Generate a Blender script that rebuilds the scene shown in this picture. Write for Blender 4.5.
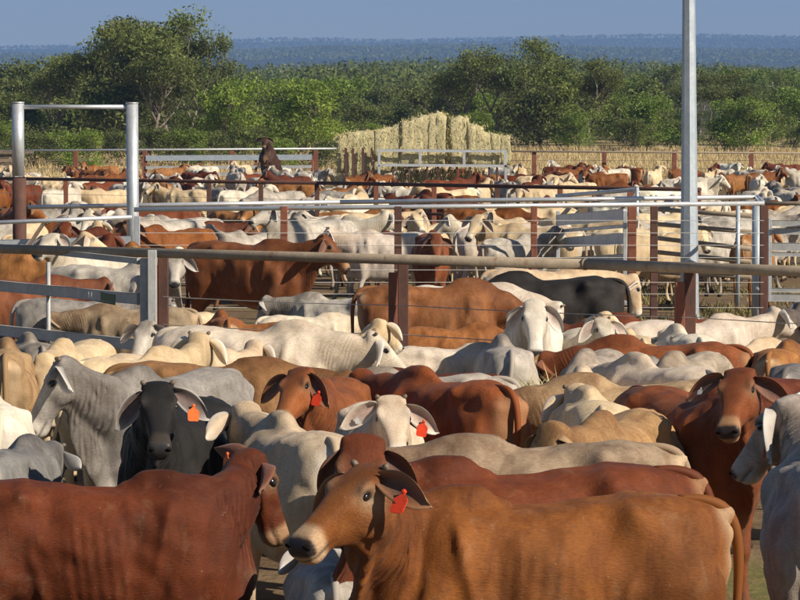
import bpy, bmesh, math, random, mathutils
import numpy as np
for o in list(bpy.data.objects): bpy.data.objects.remove(o)
SC = bpy.context.scene
COL = SC.collection
rad = math.radians

# ---------------------------------------------------------------- camera, sky, sun, exposure
FPX = 3333.0          # focal length in pixels of an 800 px wide picture
CAMZ = 2.75           # standing on the catwalk
HORIZ = 136.0         # picture row of the yard's vanishing line
cam = bpy.data.cameras.new('camera'); cam.sensor_width = 36; cam.lens = 36*FPX/800
cam.clip_start = .5; cam.clip_end = 40000
camo = bpy.data.objects.new('camera', cam); COL.objects.link(camo)
camo.location = (0, 0, CAMZ); camo.rotation_euler = (rad(90)-math.atan((300-HORIZ)/FPX), 0, 0)
SC.camera = camo
SUN_DIR = mathutils.Vector((.70, -.46, .54)).normalized()
world = bpy.data.worlds.new('World'); SC.world = world; world.use_nodes = True
nt = world.node_tree; nt.nodes.clear()
wo = nt.nodes.new('ShaderNodeOutputWorld'); bg = nt.nodes.new('ShaderNodeBackground'); sk = nt.nodes.new('ShaderNodeTexSky')
sk.sky_type = 'NISHITA'; sk.sun_disc = False; sk.sun_elevation = math.asin(SUN_DIR.z); sk.sun_rotation = math.atan2(SUN_DIR.x, SUN_DIR.y)
sk.air_density = 1.0; sk.dust_density = .2; sk.ozone_density = 3.0; sk.altitude = 200
bg.inputs['Strength'].default_value = .056
nt.links.new(sk.outputs[0], bg.inputs[0]); nt.links.new(bg.outputs[0], wo.inputs[0])
sl = bpy.data.lights.new('sun', 'SUN'); sl.energy = 4.8; sl.angle = rad(.53); sl.color = (1, .90, .75)
so = bpy.data.objects.new('sun', sl); COL.objects.link(so); so.rotation_euler = SUN_DIR.to_track_quat('Z', 'Y').to_euler(); so.location = (60, -20, 60)
SC.view_settings.view_transform = 'Standard'; SC.view_settings.look = 'None'; SC.view_settings.exposure = .42; SC.view_settings.gamma = 1
SC.view_settings.use_curve_mapping = False
SC.render.engine = 'CYCLES'; SC.cycles.max_bounces = 6; SC.cycles.volume_bounces = 0; SC.cycles.transparent_max_bounces = 8

# ---------------------------------------------------------------- helpers
def at(px, py, d): return ((px-400)*d/FPX, d, CAMZ-(py-HORIZ)*d/FPX)
def gx(px, d): return (px-400)*d/FPX
def obj(name, me, mat=None, parent=None):
    o = bpy.data.objects.new(name, me); COL.objects.link(o)
    if mat is not None and me is not None:
        if not me.materials: me.materials.append(mat)
    if parent is not None: o.parent = parent
    return o
def tag(o, label=None, cat=None, group=None, kind=None):
    if label: o['label'] = label
    if cat: o['category'] = cat
    if group: o['group'] = group
    if kind: o['kind'] = kind
    return o
def empty(name, loc=(0, 0, 0), rz=0):
    o = bpy.data.objects.new(name, None); COL.objects.link(o); o.location = loc; o.rotation_euler = (0, 0, rz); o.empty_display_size = .3
    return o
def smooth(me):
    me.polygons.foreach_set('use_smooth', np.ones(len(me.polygons), bool)); return me
class NT:
    """small node-building helper"""
    def __init__(s, name, rough=.7):
        s.m = bpy.data.materials.new(name); s.m.use_nodes = True; s.t = s.m.node_tree; s.t.nodes.clear()
        s.out = s.n('ShaderNodeOutputMaterial'); s.b = s.n('ShaderNodeBsdfPrincipled'); s.l(s.b.outputs[0], s.out.inputs[0])
        s.b.inputs['Roughness'].default_value = rough
    def n(s, t, **k):
        x = s.t.nodes.new(t)
        for a, b in k.items(): setattr(x, a, b)
        return x
    def l(s, a, b): s.t.links.new(a, b)
    def put(s, sock, v):
        if isinstance(v, bpy.types.NodeSocket): s.l(v, sock)
        elif isinstance(v, (tuple, list)) and len(v) == 3 and sock.type == 'RGBA': sock.default_value = (*v, 1)
        else: sock.default_value = v
    def mix(s, f, a, b, mode='MIX'):
        x = s.n('ShaderNodeMix', data_type='RGBA', blend_type=mode); s.put(x.inputs[0], f); s.put(x.inputs[6], a); s.put(x.inputs[7], b); return x.outputs[2]
    def mth(s, op, a, b=None, c=None, clamp=False):
        x = s.n('ShaderNodeMath', operation=op, use_clamp=clamp); s.put(x.inputs[0], a)
        if b is not None: s.put(x.inputs[1], b)
        if c is not None: s.put(x.inputs[2], c)
        return x.outputs[0]
    def noise(s, vec, scale, detail=4, rough=.55, dist=0):
        x = s.n('ShaderNodeTexNoise'); s.put(x.inputs['Vector'], vec); x.inputs['Scale'].default_value = scale; x.inputs['Detail'].default_value = detail
        x.inputs['Roughness'].default_value = rough; x.inputs['Distortion'].default_value = dist; return x.outputs['Fac']
    def ramp(s, f, stops, interp='LINEAR'):
        x = s.n('ShaderNodeValToRGB'); s.put(x.inputs[0], f); x.color_ramp.interpolation = interp; e = x.color_ramp.elements
        while len(e) > len(stops): e.remove(e[-1])
        while len(e) < len(stops): e.new(.5)
        for k, (p, c) in enumerate(stops): e[k].position = p; e[k].color = (*c, 1) if len(c) == 3 else c
        return x.outputs[0]
    def rng(s, f, a, b, c=0, d=1):
        x = s.n('ShaderNodeMapRange'); s.put(x.inputs[0], f)
        for i, v in zip((1, 2, 3, 4), (a, b, c, d)): x.inputs[i].default_value = v
        return x.outputs[0]
    def mapv(s, vec, scale=(1, 1, 1), loc=(0, 0, 0)):
        x = s.n('ShaderNodeMapping'); s.put(x.inputs[0], vec); x.inputs['Scale'].default_value = scale; s.put(x.inputs['Location'], loc); return x.outputs[0]
    def attr(s, name, typ='GEOMETRY'):
        x = s.n('ShaderNodeAttribute', attribute_name=name); x.attribute_type = typ; return x
    def bump(s, h, st=.3, dist=.01):
        x = s.n('ShaderNodeBump'); s.put(x.inputs['Height'], h); x.inputs['Strength'].default_value = st; x.inputs['Distance'].default_value = dist
        s.l(x.outputs[0], s.b.inputs['Normal']); return x
    def col(s, v): s.put(s.b.inputs['Base Color'], v)
GS = lambda v: (v, v, v)
# ---------------------------------------------------------------- cattle: shape
def loft_geo(V, F, rings, n=20):
    """rings: (center, axis_a, axis_b, ra, rb_plus, rb_minus, power) -> closed tube appended to V,F"""
    base = len(V)
    for (c, a, b, ra, bp, bm, pw) in rings:
        c = np.array(c, float); a = np.array(a, float); b = np.array(b, float)
        for k in range(n):
            t = 2*math.pi*k/n
            cs, sn = math.cos(t), math.sin(t)
            u = ra*math.copysign(abs(cs)**pw, cs)
            v = (bp if sn > 0 else bm)*math.copysign(abs(sn)**pw, sn)
            V.append(tuple(c+a*u+b*v))
    m = len(rings)
    for i in range(m-1):
        for k in range(n):
            k2 = (k+1) % n
            F.append((base+i*n+k, base+i*n+k2, base+(i+1)*n+k2, base+(i+1)*n+k))
    F.append(tuple(base+k for k in range(n))[::-1])
    F.append(tuple(base+(m-1)*n+k for k in range(n)))

def ell_geo(V, F, c, r, rot=0.0, n=12):
    """ellipsoid, rot = pitch about Y"""
    rings = []
    ca, sa = math.cos(rot), math.sin(rot)
    ax = np.array((ca, 0, -sa)); az = np.array((sa, 0, ca)); ay = np.array((0, 1, 0))
    for i in range(9):
        t = -math.pi/2+math.pi*i/8
        s = max(math.cos(t), .08)
        rings.append((np.array(c)+ax*r[0]*math.sin(t), ay, az, r[1]*s, r[2]*s, r[2]*s, 1.0))
    loft_geo(V, F, rings, n)

POLL = np.array((1.09, 0, 1.475)); HP = math.radians(50); HS = 1.04      # rest head: face line pitched down
HU = np.array((math.cos(HP), 0, -math.sin(HP))); HV = np.array((math.sin(HP), 0, math.cos(HP))); HW = np.array((0, 1.0, 0))
def hpt(u, v, w): return POLL+(HU*u+HV*v+HW*w)*HS

def cow_raw(hump=1.0, dew=1.0, fat=1.0, bony=1.0):
    V, F = [], []
    Y = (0, 1, 0); Z = (0, 0, 1)
    # trunk: x, top, bottom, half width, power
    T = [(-.805, 1.20, 1.06, .07, 1), (-.785, 1.265, .93, .145, .95), (-.73, 1.325, .76, .205, .9), (-.62, 1.365, .67, .25, .86),
         (-.48, 1.392, .65, .268, .80), (-.34, 1.388, .665, .262, .74), (-.18, 1.362, .625, .268, .80), (0.0, 1.342, .565, .292, .88),
         (.16, 1.335, .53, .296, .9), (.30, 1.35, .52, .28, .9), (.42, 1.37, .53, .258, .88), (.54, 1.375, .545, .24, .88),
         (.65, 1.35, .57, .215, .9), (.74, 1.29, .62, .175, .95), (.80, 1.20, .70, .12, 1), (.83, 1.10, .80, .06, 1)]
    rs = []
    for x, t, b, w, p in T:
        cz = b+(t-b)*.56
        rs.append(((x, 0, cz), Y, Z, w*fat, t-cz, cz-b, p))
    loft_geo(V, F, rs, 28)
    # hump, leaning back
    ell_geo(V, F, (.47, 0, 1.335), (.30, .105, .07+.05*hump), .0)
    ell_geo(V, F, (.45, 0, 1.355), (.21, .092, .06+.085*hump), .12)
    # neck
    a = np.array((.50, 0, 1.12)); b = np.array((1.10, 0, 1.375))
    d = (b-a)/np.linalg.norm(b-a); up = np.array((-d[2], 0, d[0]))
    N = [(0, .205, .235, .32), (.2, .182, .205, .295), (.42, .155, .172, .262), (.62, .132, .148, .225), (.82, .118, .125, .188), (1.0, .106, .105, .15), (1.12, .075, .07, .10)]
    loft_geo(V, F, [(a+(b-a)*t, Y, up, w, p, m, .95) for t, w, p, m in N], 22)
    # dewlap: a fold of skin from throat to brisket
    D = [(1.16, 1.20, .035, .03, .04), (1.06, 1.17, .035, .06, .06), (.97, 1.07, .036, .09, .10+.05*dew), (.89, .96, .038, .11, .12+.07*dew), (.81, .84, .044, .11, .13+.08*dew), (.71, .70, .052, .11, .13+.06*dew), (.58, .60, .05, .08, .07+.02*dew), (.46, .56, .04, .04, .04)]
    dd = np.array((-.55, 0, -.83)); nn = np.array((.83, 0, -.55))
    loft_geo(V, F, [((x, 0, z), Y, nn*.6+np.array((0, 0, -.4)), w, m, p, 1) for x, z, w, p, m in D], 12)
    # head
    H = [(-.055, .05, .025, .06), (-.03, .086, .052, .09), (.02, .104, .066, .115), (.08, .108, .070, .140), (.135, .106, .066, .158), (.19, .098, .060, .160),
         (.25, .084, .055, .146), (.31, .070, .050, .124), (.37, .062, .045, .108), (.42, .063, .038, .102), (.455, .070, .032, .104), (.487, .073, .020, .100), (.508, .068, .002, .088), (.520, .050, -.016, .068)]
    loft_geo(V, F, [(hpt(u, 0, 0), HW, HV, w*HS, t*HS, bt*HS, .74) for u, w, t, bt in H], 24)
    loft_geo(V, F, [(hpt(u, -.088, 0), HW, HV, w*HS, .03*HS, bt*HS, .85) for u, w, bt in ((.36, .035, .02), (.40, .046, .03), (.445, .052, .034), (.48, .046, .026), (.495, .03, .012))], 14)   # lower lip and chin
    for s in (-1, 1):
        ell_geo(V, F, hpt(.130, .042, .086*s), (.062, .030, .030), HP)         # brow / orbit
        ell_geo(V, F, hpt(.165, -.078, .074*s), (.105, .040, .080), HP)           # cheek
        ell_geo(V, F, hpt(.488, -.008, .050*s), (.030, .024, .028), HP)          # nostril wing
        ell_geo(V, F, hpt(.0, .035, .075*s), (.026, .03, .026), HP)             # horn bud base
        # shoulder and forearm
        y = .155*s
        L = [((.50, .165*s, 1.14), .10, .05), ((.53, .185*s, 1.02), .135, .075), ((.55, .19*s, .88), .135, .085), ((.50, .18*s, .75), .115, .082), ((.47, .165*s, .63), .082, .066), ((.475, y, .52), .058, .052),
             ((.485, y, .43), .050, .050), ((.487, y, .385), .050, .048), ((.475, y, .33), .037, .036), ((.47, y, .22), .034, .033), ((.47, y, .145), .044, .042), ((.485, y, .105), .040, .040), ((.50, y, .065), .052, .050), ((.51, y, .0), .062, .056)]
        loft_geo(V, F, [(c, (1, 0, 0), Y, r1, r2, r2, 1) for c, r1, r2 in L], 16)
        ell_geo(V, F, (.44, .178*s, 1.08), (.09, .07, .21), -.25)
        # thigh and hind leg
        y = .15*s
        L = [((-.50, .13*s, 1.26), .14, .07), ((-.53, .165*s, 1.13), .20, .10), ((-.545, .178*s, 1.0), .222, .112), ((-.545, .18*s, .88), .212, .108), ((-.55, .175*s, .77), .172, .094), ((-.585, .168*s, .67), .122, .074),
             ((-.64, .16*s, .58), .082, .054), ((-.685, y, .51), .062, .046), ((-.70, y, .45), .056, .045), ((-.69, y, .38), .043, .038), ((-.675, y, .26), .037, .035), ((-.665, y, .16), .046, .044), ((-.645, y, .11), .042, .041), ((-.625, y, .065), .053, .050), ((-.61, y, .0), .062, .056)]
        loft_geo(V, F, [(c, (1, 0, 0), Y, r1, r2, r2, 1) for c, r1, r2 in L], 16)
        ell_geo(V, F, (-.75, .085*s, 1.20), (.06, .055, .07), 0)               # pin bone
    ell_geo(V, F, (-.79, 0, 1.27), (.06, .04, .05), .5)                          # tail head
    return V, F

def sstep(x, a, b):
    t = np.clip((x-a)/(b-a), 0, 1); return t*t*(3-2*t)
def gauss(P, c, r):
    d = (P-np.array(c))/np.array(r); return np.exp(-(d*d).sum(1))

def mesh_arrays(me):
    v = np.empty(len(me.vertices)*3, np.float64); me.vertices.foreach_get('co', v); v = v.reshape(-1, 3)
    e = np.empty(len(me.edges)*2, np.int64); me.edges.foreach_get('vertices', e)
    return v, e.reshape(-1, 2)
def lap(v, e, n, lam=.5):
    for _ in range(n):
        s = np.zeros_like(v); c = np.zeros(len(v))
        np.add.at(s, e[:, 0], v[e[:, 1]]); np.add.at(s, e[:, 1], v[e[:, 0]])
        np.add.at(c, e[:, 0], 1); np.add.at(c, e[:, 1], 1)
        v = v+lam*(s/np.maximum(c, 1)[:, None]-v)
    return v

class CowBase: pass
def cow_base(voxel, hump, dew, fat, smooth, seed, bony=1.0):
    V, F = cow_raw(hump, dew, fat, bony)
    me = bpy.data.meshes.new('tmp'); me.from_pydata(V, [], F)
    ob = bpy.data.objects.new('tmp', me); COL.objects.link(ob)
    md = ob.modifiers.new('r', 'REMESH'); md.mode = 'VOXEL'; md.voxel_size = voxel; md.adaptivity = 0
    dg = bpy.context.evaluated_depsgraph_get(); dg.update()
    m2 = bpy.data.meshes.new_from_object(ob.evaluated_get(dg))
    bpy.data.objects.remove(ob); bpy.data.meshes.remove(me)
    v, e = mesh_arrays(m2)
    v = lap(v, e, smooth)
    B = CowBase(); B.me = m2; B.e = e
    # normals for sculpting
    m2.vertices.foreach_set('co', v.ravel()); m2.update()
    nrm = np.empty(len(v)*3, np.float32); m2.vertices.foreach_get('normal', nrm); nrm = nrm.reshape(-1, 3).astype(float)
    R = random.Random(seed)
    P = v.copy(); A = P.copy(); A[:, 1] = np.abs(A[:, 1])
    disp = np.zeros(len(v))
    disp -= .036*bony*gauss(A, (-.20, .24, 1.20), (.10, .12, .09))        # hollow before the hip
    disp -= .026*gauss(A, (-.28, .27, .88), (.08, .14, .16))         # flank fold
    disp += .012*gauss(A, (-.36, .27, .80), (.05, .14, .14))
    disp -= .028*gauss(A, (.27, .28, .95), (.06, .14, .26))          # behind the shoulder
    disp += .042*bony*gauss(A, (-.335, .225, 1.31), (.060, .06, .055))     # hook bone
    disp += .012*gauss(A, (-.10, .0, 1.34), (.45, .035, .06))       # spine
    disp -= .026*bony*gauss(A, (-.53, .24, 1.24), (.10, .10, .07))
    disp += .014*bony*gauss(A, (-.76, .11, 1.20), (.05, .06, .06))
    fl = (A[:, 0]+.30)-(1.0-A[:, 2])*.28; disp += .020*np.exp(-(fl/.035)**2)*sstep(A[:, 2], .62, .72)*(1-sstep(A[:, 2], .95, 1.1))*sstep(A[:, 1], .12, .2)
    fs = (A[:, 0]-.40)-(A[:, 2]-1.0)*.22; disp += .018*np.exp(-(fs/.03)**2)*sstep(A[:, 2], .85, .95)*(1-sstep(A[:, 2], 1.22, 1.32))*sstep(A[:, 1], .12, .2)
    disp += .014*gauss(A, (-.55, .26, .98), (.16, .14, .18))         # thigh
    disp -= .014*gauss(A, (-.74, .17, 1.02), (.05, .10, .20))
    disp += .020*gauss(A, (.44, .25, 1.15), (.05, .12, .18))         # shoulder blade
    disp -= .026*gauss(A, (.66, .20, 1.08), (.05, .12, .20))         # neck / shoulder groove
    disp -= .012*gauss(A, (-.63, .24, 1.15), (.07, .12, .10))        # between hook and pin
    rib = sstep(A[:, 0], -.16, -.05)*(1-sstep(A[:, 0], .22, .3))*sstep(A[:, 2], .62, .78)*(1-sstep(A[:, 2], 1.10, 1.22))
    disp += .0022*bony*rib*np.sin((A[:, 0]+.12*(A[:, 2]-1))*2*math.pi/.062)
    # skin folds on the neck, running down from crest to dewlap
    na = np.array((.50, 0, 1.12)); nb = np.array((1.10, 0, 1.375)); nd = (nb-na)/np.linalg.norm(nb-na)
    t = (P-na)@nd
    up = np.array((-nd[2], 0, nd[0])); hgt = (P-na)@up
    fold = sstep(t, .16, .28)*(1-sstep(t, .56, .66))*(1-sstep(hgt, .06, .15))*sstep(P[:, 2], .62, .8)
    ph = t*2*math.pi/.046+1.3*np.sin(hgt*7+1)+.7*np.sin(hgt*19+t*13)
    fold = fold*(.55+.45*np.sin(t*31+hgt*6))
    disp += (1 if voxel < .015 else .25)*fold*(.0068*(1-np.abs(np.sin(ph*.5))*2)+.003*np.sin(ph*.57+4*np.sin(t*17)))
    # loose skin: soft irregular undulation
    rr_ = np.random.default_rng(seed*13+1); sk_ = np.zeros(len(v))
    for _ in range(14):
        kdir = rr_.normal(size=3); kdir /= np.linalg.norm(kdir); fq = rr_.uniform(14, 52)
        sk_ += np.sin(P@kdir*fq+rr_.uniform(0, 6.28)+1.5*np.sin(P@rr_.normal(size=3)*9))*(18/fq)
    disp += .0021*sk_*(1-sstep(P[:, 0], .95, 1.05))*sstep(P[:, 2], .5, .7)
    # eye sockets, lids, nostrils, mouth
    hu0 = (P-POLL)@HU/HS; hv0 = (P-POLL)@HV/HS; hw0 = np.abs(P[:, 1])/HS
    for s in (-1, 1):
        de = np.linalg.norm((P-hpt(.150, .018, .106*s))/np.array((1.15, 1, 1.0)), axis=1)
        disp -= .016*np.exp(-(de/.018)**2)
        disp += .007*np.exp(-((de-.034)/.010)**2)*(np.sign(P[:, 1]) == s)
        disp -= .016*gauss(P, hpt(.505, -.004, .052*s), (.013, .013, .013))
    disp -= .010*np.exp(-((hv0+.070)/.011)**2)*sstep(hu0, .33, .40)*(P[:, 0] > 1.0)*(hw0 > .02)
    disp -= .010*gauss(A, hpt(.06, .0, .115), (.045, .03, .04))        # temple
    disp -= .008*gauss(A, hpt(.27, -.03, .09), (.06, .03, .035))       # below the cheek bone
    v = v+nrm*disp[:, None]
    B.rest = v
    A = v.copy(); A[:, 1] = np.abs(A[:, 1])
    hu = (v-POLL)@HU/HS; hv = (v-POLL)@HV/HS; hw = np.abs(v[:, 1])
    head = sstep(v[:, 0], 1.0, 1.12)*(v[:, 2] > .9)
    nose = sstep(hu, .466, .484)*sstep(hv, -.055, -.042)*head
    nose = np.maximum(nose, head*.9*np.exp(-((hv+.070)/.007)**2)*sstep(hu, .36, .42))     # mouth line
    for s in (-1, 1): nose = np.maximum(nose, 1.0*(gauss(v, hpt(.150, .018, .110*s), (.048, .036, .030)))*.95)
    pale = .9*(gauss(A, hpt(.15, .012, .108), (.065, .05, .048)))                       # ring round the eye
    pale = np.maximum(pale, .95*head*sstep(hu, .385, .43)*(1-sstep(hv, .03, .05)*.4))    # muzzle ring
    pale = np.maximum(pale, .6*(1-sstep(v[:, 2], .55, .72))*(1-sstep(hw, .05, .15))*(v[:, 2] > .45))   # belly
    pale = np.maximum(pale, .8*sstep(-v[:, 0], .70, .80)*(1-sstep(hw, .10, .20))*(v[:, 2] > .45))       # buttocks
    pale = np.maximum(pale, .45*(1-sstep(hw, .10, .15))*(v[:, 2] < .62)*(v[:, 2] > .05))             # inside legs
    dark = np.maximum(gauss(A, (.50, 0, 1.42), (.30, .22, .18)), .85*sstep(t, .08, .3)*(1-sstep(t, .6, .75)))
    dark = np.maximum(dark, .8*gauss(A, hpt(.05, .05, .03), (.10, .10, .12)))
    dark = np.maximum(dark, .5*gauss(A, (-.45, .22, .95), (.22, .2, .25)))
    dark = np.maximum(dark, .6*(1-sstep(v[:, 2], .30, .52)))
    hoof = 1-sstep(v[:, 2], .055, .07)
    B.m1 = np.stack([nose, pale, np.clip(fold, 0, 1)*(1 if voxel < .015 else .2), np.ones(len(v))], 1)
    B.m2 = np.stack([dark, hoof, 1-sstep(v[:, 2], .1, .6), np.ones(len(v))], 1)
    # skin weights
    B.t = t
    B.w1 = sstep(t+.35*np.minimum(0, hgt+.12), -.02, .36)*(v[:, 2] > .45)
    B.w2 = sstep(t, .22, .58)*(v[:, 2] > .45)
    B.wh = sstep(t, .50, .70)*(v[:, 2] > .45)
    B.wleg = {}
    for nm, x0, sg in (('fl', .5, 1), ('fr', .5, -1), ('hl', -.6, 1), ('hr', -.6, -1)):
        B.wleg[nm] = (1-sstep(v[:, 2], .50, .95))*((v[:, 0]-(-.05))*(x0+.05) > 0)*sstep(v[:, 1]*sg, .0, .10)
    return B

def rot_frac(P, piv, axis, ang):
    """rotate every point about piv/axis by its own angle"""
    k = np.array(axis, float); k /= np.linalg.norm(k)
    Q = P-piv; c = np.cos(ang)[:, None]; s = np.sin(ang)[:, None]
    return piv+Q*c+np.cross(k[None, :], Q)*s+k[None, :]*((Q@k)[:, None])*(1-c)
PN1 = np.array((.62, 0, 1.17)); PN2 = np.array((.86, 0, 1.28)); PHD = np.array((1.06, 0, 1.38))
def pose_points(P, w1, w2, wh, pose, legs=None, body=None):
    """pose: neck pitch, neck yaw, head pitch, head yaw, head roll in degrees; + = down / left"""
    npit, nyaw, hpit, hyaw, hroll = [math.radians(a) for a in pose]
    P = P.copy()
    if legs:
        for nm, (w, ang) in legs.items():
            piv = np.array((.5 if nm[0] == 'f' else -.55, 0, .95))
            P = rot_frac(P, piv, (0, 1, 0), w*math.radians(ang))
    P = rot_frac(P, PHD, HU, wh*hroll)
    P = rot_frac(P, PHD, (0, 1, 0), wh*hpit)
    P = rot_frac(P, PHD, (0, 0, 1), wh*hyaw)
    P = rot_frac(P, PN2, (0, 1, 0), w2*npit*.45)
    P = rot_frac(P, PN2, (0, 0, 1), w2*nyaw*.5)
    P = rot_frac(P, PN1, (0, 1, 0), w1*npit*.55)
    P = rot_frac(P, PN1, (0, 0, 1), w1*nyaw*.5)
    return P

def set_attr(me, name, arr):
    at = me.attributes.new(name, 'FLOAT_COLOR', 'POINT'); at.data.foreach_set('color', arr.astype(np.float32).ravel())

def posed_body(B, pose, legs4=(0, 0, 0, 0)):
    legs = {nm: (B.wleg[nm], a) for nm, a in zip(('fl', 'fr', 'hl', 'hr'), legs4)}
    v = pose_points(B.rest, B.w1, B.w2, B.wh, pose, legs)
    me = B.me.copy(); me.name = 'cow_body'
    me.vertices.foreach_set('co', v.astype(np.float32).ravel())
    set_attr(me, 'mask', B.m1); set_attr(me, 'mark', B.m2)
    at = me.attributes.new('rest', 'FLOAT_VECTOR', 'POINT'); at.data.foreach_set('vector', B.rest.astype(np.float32).ravel())
    me.polygons.foreach_set('use_smooth', np.ones(len(me.polygons), bool)); me.update()
    return me

def head_matrix(pose):
    """world (cow space) matrix of the head frame: origin poll, x = along face, y = left, z = forehead normal"""
    pts = np.array([POLL, POLL+HU, POLL+HW, POLL+HV]); o = np.ones(4)
    q = pose_points(pts, o, o, o, pose)
    M = mathutils.Matrix.Identity(4)
    for i in range(3):
        ax = q[i+1]-q[0]
        for r in range(3): M[r][i] = ax[r]
    for r in range(3): M[r][3] = q[0][r]
    return M

def ear_mesh(size=1.0):
    """leaf-shaped ear, own frame: y along the ear, z up, x = the way the hollow inner side faces (left ear)"""
    V, F = [], []
    nu, nv = 14, 11
    for side in (0, 1):
        for i in range(nu+1):
            t = i/nu
            wd = .070*(max(0, math.sin(math.pi*(t*.90+.075)))**.62)*(1-.10*t)+.002
            cy = .262*t; cz = -.012*t-.055*t*t; cx = -.02*t+.01*math.sin(t*3)
            for j in range(nv):
                s = -1+2*j/(nv-1)
                w2 = wd*(1.12 if s < 0 else .88)
                cup = (.046*(1-.72*t)+.008)*abs(s)**2.0
                th = .007*(1-.6*s*s)*(1-t*.5)+.0015
                V.append((cx+cup+(th if side == 0 else -th), cy+.02*(1-abs(s))*t, cz+s*w2*(1-.25*(1-t)**3)))
    N = (nu+1)*nv
    for i in range(nu):
        for j in range(nv-1):
            a = i*nv+j
            F.append((a, a+nv, a+nv+1, a+1)); F.append((N+a, N+a+1, N+a+nv+1, N+a+nv))
        a = i*nv; F.append((a, N+a, N+a+nv, a+nv)); a = i*nv+nv-1; F.append((a, a+nv, N+a+nv, N+a))
    a = nu*nv
    for j in range(nv-1): F.append((a+j, N+a+j, N+a+j+1, a+j+1)); F.append((j, j+1, N+j+1, N+j))
    me = bpy.data.meshes.new('ear'); me.from_pydata(V, [], F)
    col = np.zeros((len(V), 4), np.float32); col[:, 3] = 1
    for k in range(len(V)):
        side = 0 if k < N else 1; r = k % N; t = (r//nv)/nu; s = abs(-1+2*(r % nv)/(nv-1))
        if side == 0: col[k, 0] = (1-s**2.0)*min(1, (1-t)*1.9)     # inner hollow
        col[k, 1] = max(s**4, t**5)
    set_attr(me, 'ear', col)
    smooth(me); me.update()
    return me

def mirror_mesh(me, name):
    m = me.copy(); m.name = name
    v, _ = mesh_arrays(m); v[:, 1] *= -1
    m.vertices.foreach_set('co', v.ravel()); m.flip_normals(); m.update(); return m

def ball_mesh(name, r, seg=12, sx=1, sy=1, sz=1):
    bm = bmesh.new(); bmesh.ops.create_uvsphere(bm, u_segments=seg, v_segments=seg//2+2, radius=r)
    for v in bm.verts: v.co.x *= sx; v.co.y *= sy; v.co.z *= sz
    me = bpy.data.meshes.new(name); bm.to_mesh(me); bm.free()
    me.polygons.foreach_set('use_smooth', np.ones(len(me.polygons), bool)); return me

def tail_mesh(swing, seed):
    R = random.Random(seed); V, F = [], []
    key = [(-.58, 0, 1.360), (-.69, 0, 1.356), (-.785, .0, 1.322), (-.842, .004*swing, 1.24), (-.862, .012*swing, 1.10), (-.856, .025*swing, .94), (-.846, .05*swing, .78), (-.845, .08*swing, .66)]
    kr = [.014, .024, .030, .027, .024, .020, .017, .015]
    tt = np.linspace(0, len(key)-1, 26); pts = [tuple(np.interp(t, range(len(key)), [q[c] for q in key]) for c in range(3)) for t in tt]
    for _ in range(3): pts = [pts[0]]+[tuple((np.array(pts[i-1])+2*np.array(pts[i])+np.array(pts[i+1]))/4) for i in range(1, len(pts)-1)]+[pts[-1]]
    rr = [float(np.interp(t, range(len(key)), kr)) for t in tt]
    rings = []
    for i, (p, r) in enumerate(zip(pts, rr)):
        a = np.array(pts[max(0, i-1)]); b = np.array(pts[min(len(pts)-1, i+1)]); d = (b-a)/np.linalg.norm(b-a)
        y = np.array((0, 1, 0)); n = np.cross(y, d); n /= np.linalg.norm(n)
        rings.append((p, y, n, r, r, r, 1))
    loft_geo(V, F, rings, 10)
    nb = len(V)
    # the switch: tapered hair locks
    for k in range(14):
        a = R.random()*6.28; q = R.random()*.016; l = R.uniform(.22, .36)
        x0, y0, z0 = -.845+q*math.cos(a), .08*swing+q*math.sin(a), .70-R.random()*.06
        o = .035; rings = []
        for t, r in ((0, .010), (.35, .014), (.75, .009), (1, .002)):
            rings.append(((x0+o*math.cos(a)*t*(1-.4*t), y0+o*math.sin(a)*t*(1-.4*t), z0-l*t), (1, 0, 0), (0, 1, 0), r, r, r, 1))
        loft_geo(V, F, rings, 5)
    me = bpy.data.meshes.new('tail'); me.from_pydata(V, [], F)
    col = np.zeros((len(V), 4), np.float32); col[:, 3] = 1; col[nb:, 0] = 1
    set_attr(me, 'mask', np.zeros((len(V), 4))); set_attr(me, 'mark', col*.9)
    me.polygons.foreach_set('use_smooth', np.ones(len(me.polygons), bool)); me.update()
    return me

def tag_mesh():
    """a plastic ear tag: neck, shoulders and broad blade, with a stud"""
    prof = [(-.010, .0), (-.010, -.022), (-.030, -.036), (-.036, -.050), (-.034, -.098), (-.026, -.108), (.026, -.108), (.034, -.098), (.036, -.050), (.030, -.036), (.010, -.022), (.010, .0)]
    V = [(.002, y, z) for y, z in prof]+[(-.002, y, z) for y, z in prof]; n = len(prof)
    F = [tuple(range(n))[::-1], tuple(range(n, 2*n))]+[(i, (i+1) % n, n+(i+1) % n, n+i) for i in range(n)]
    loft_geo(V, F, [((-.006, 0, -.006), (0, 1, 0), (0, 0, 1), .010, .010, .010, 1), ((.006, 0, -.006), (0, 1, 0), (0, 0, 1), .010, .010, .010, 1), ((.009, 0, -.006), (0, 1, 0), (0, 0, 1), .006, .006, .006, 1)], 10)
    me = bpy.data.meshes.new('ear_tag'); me.from_pydata(V, [], F); me.update(); return me
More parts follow.
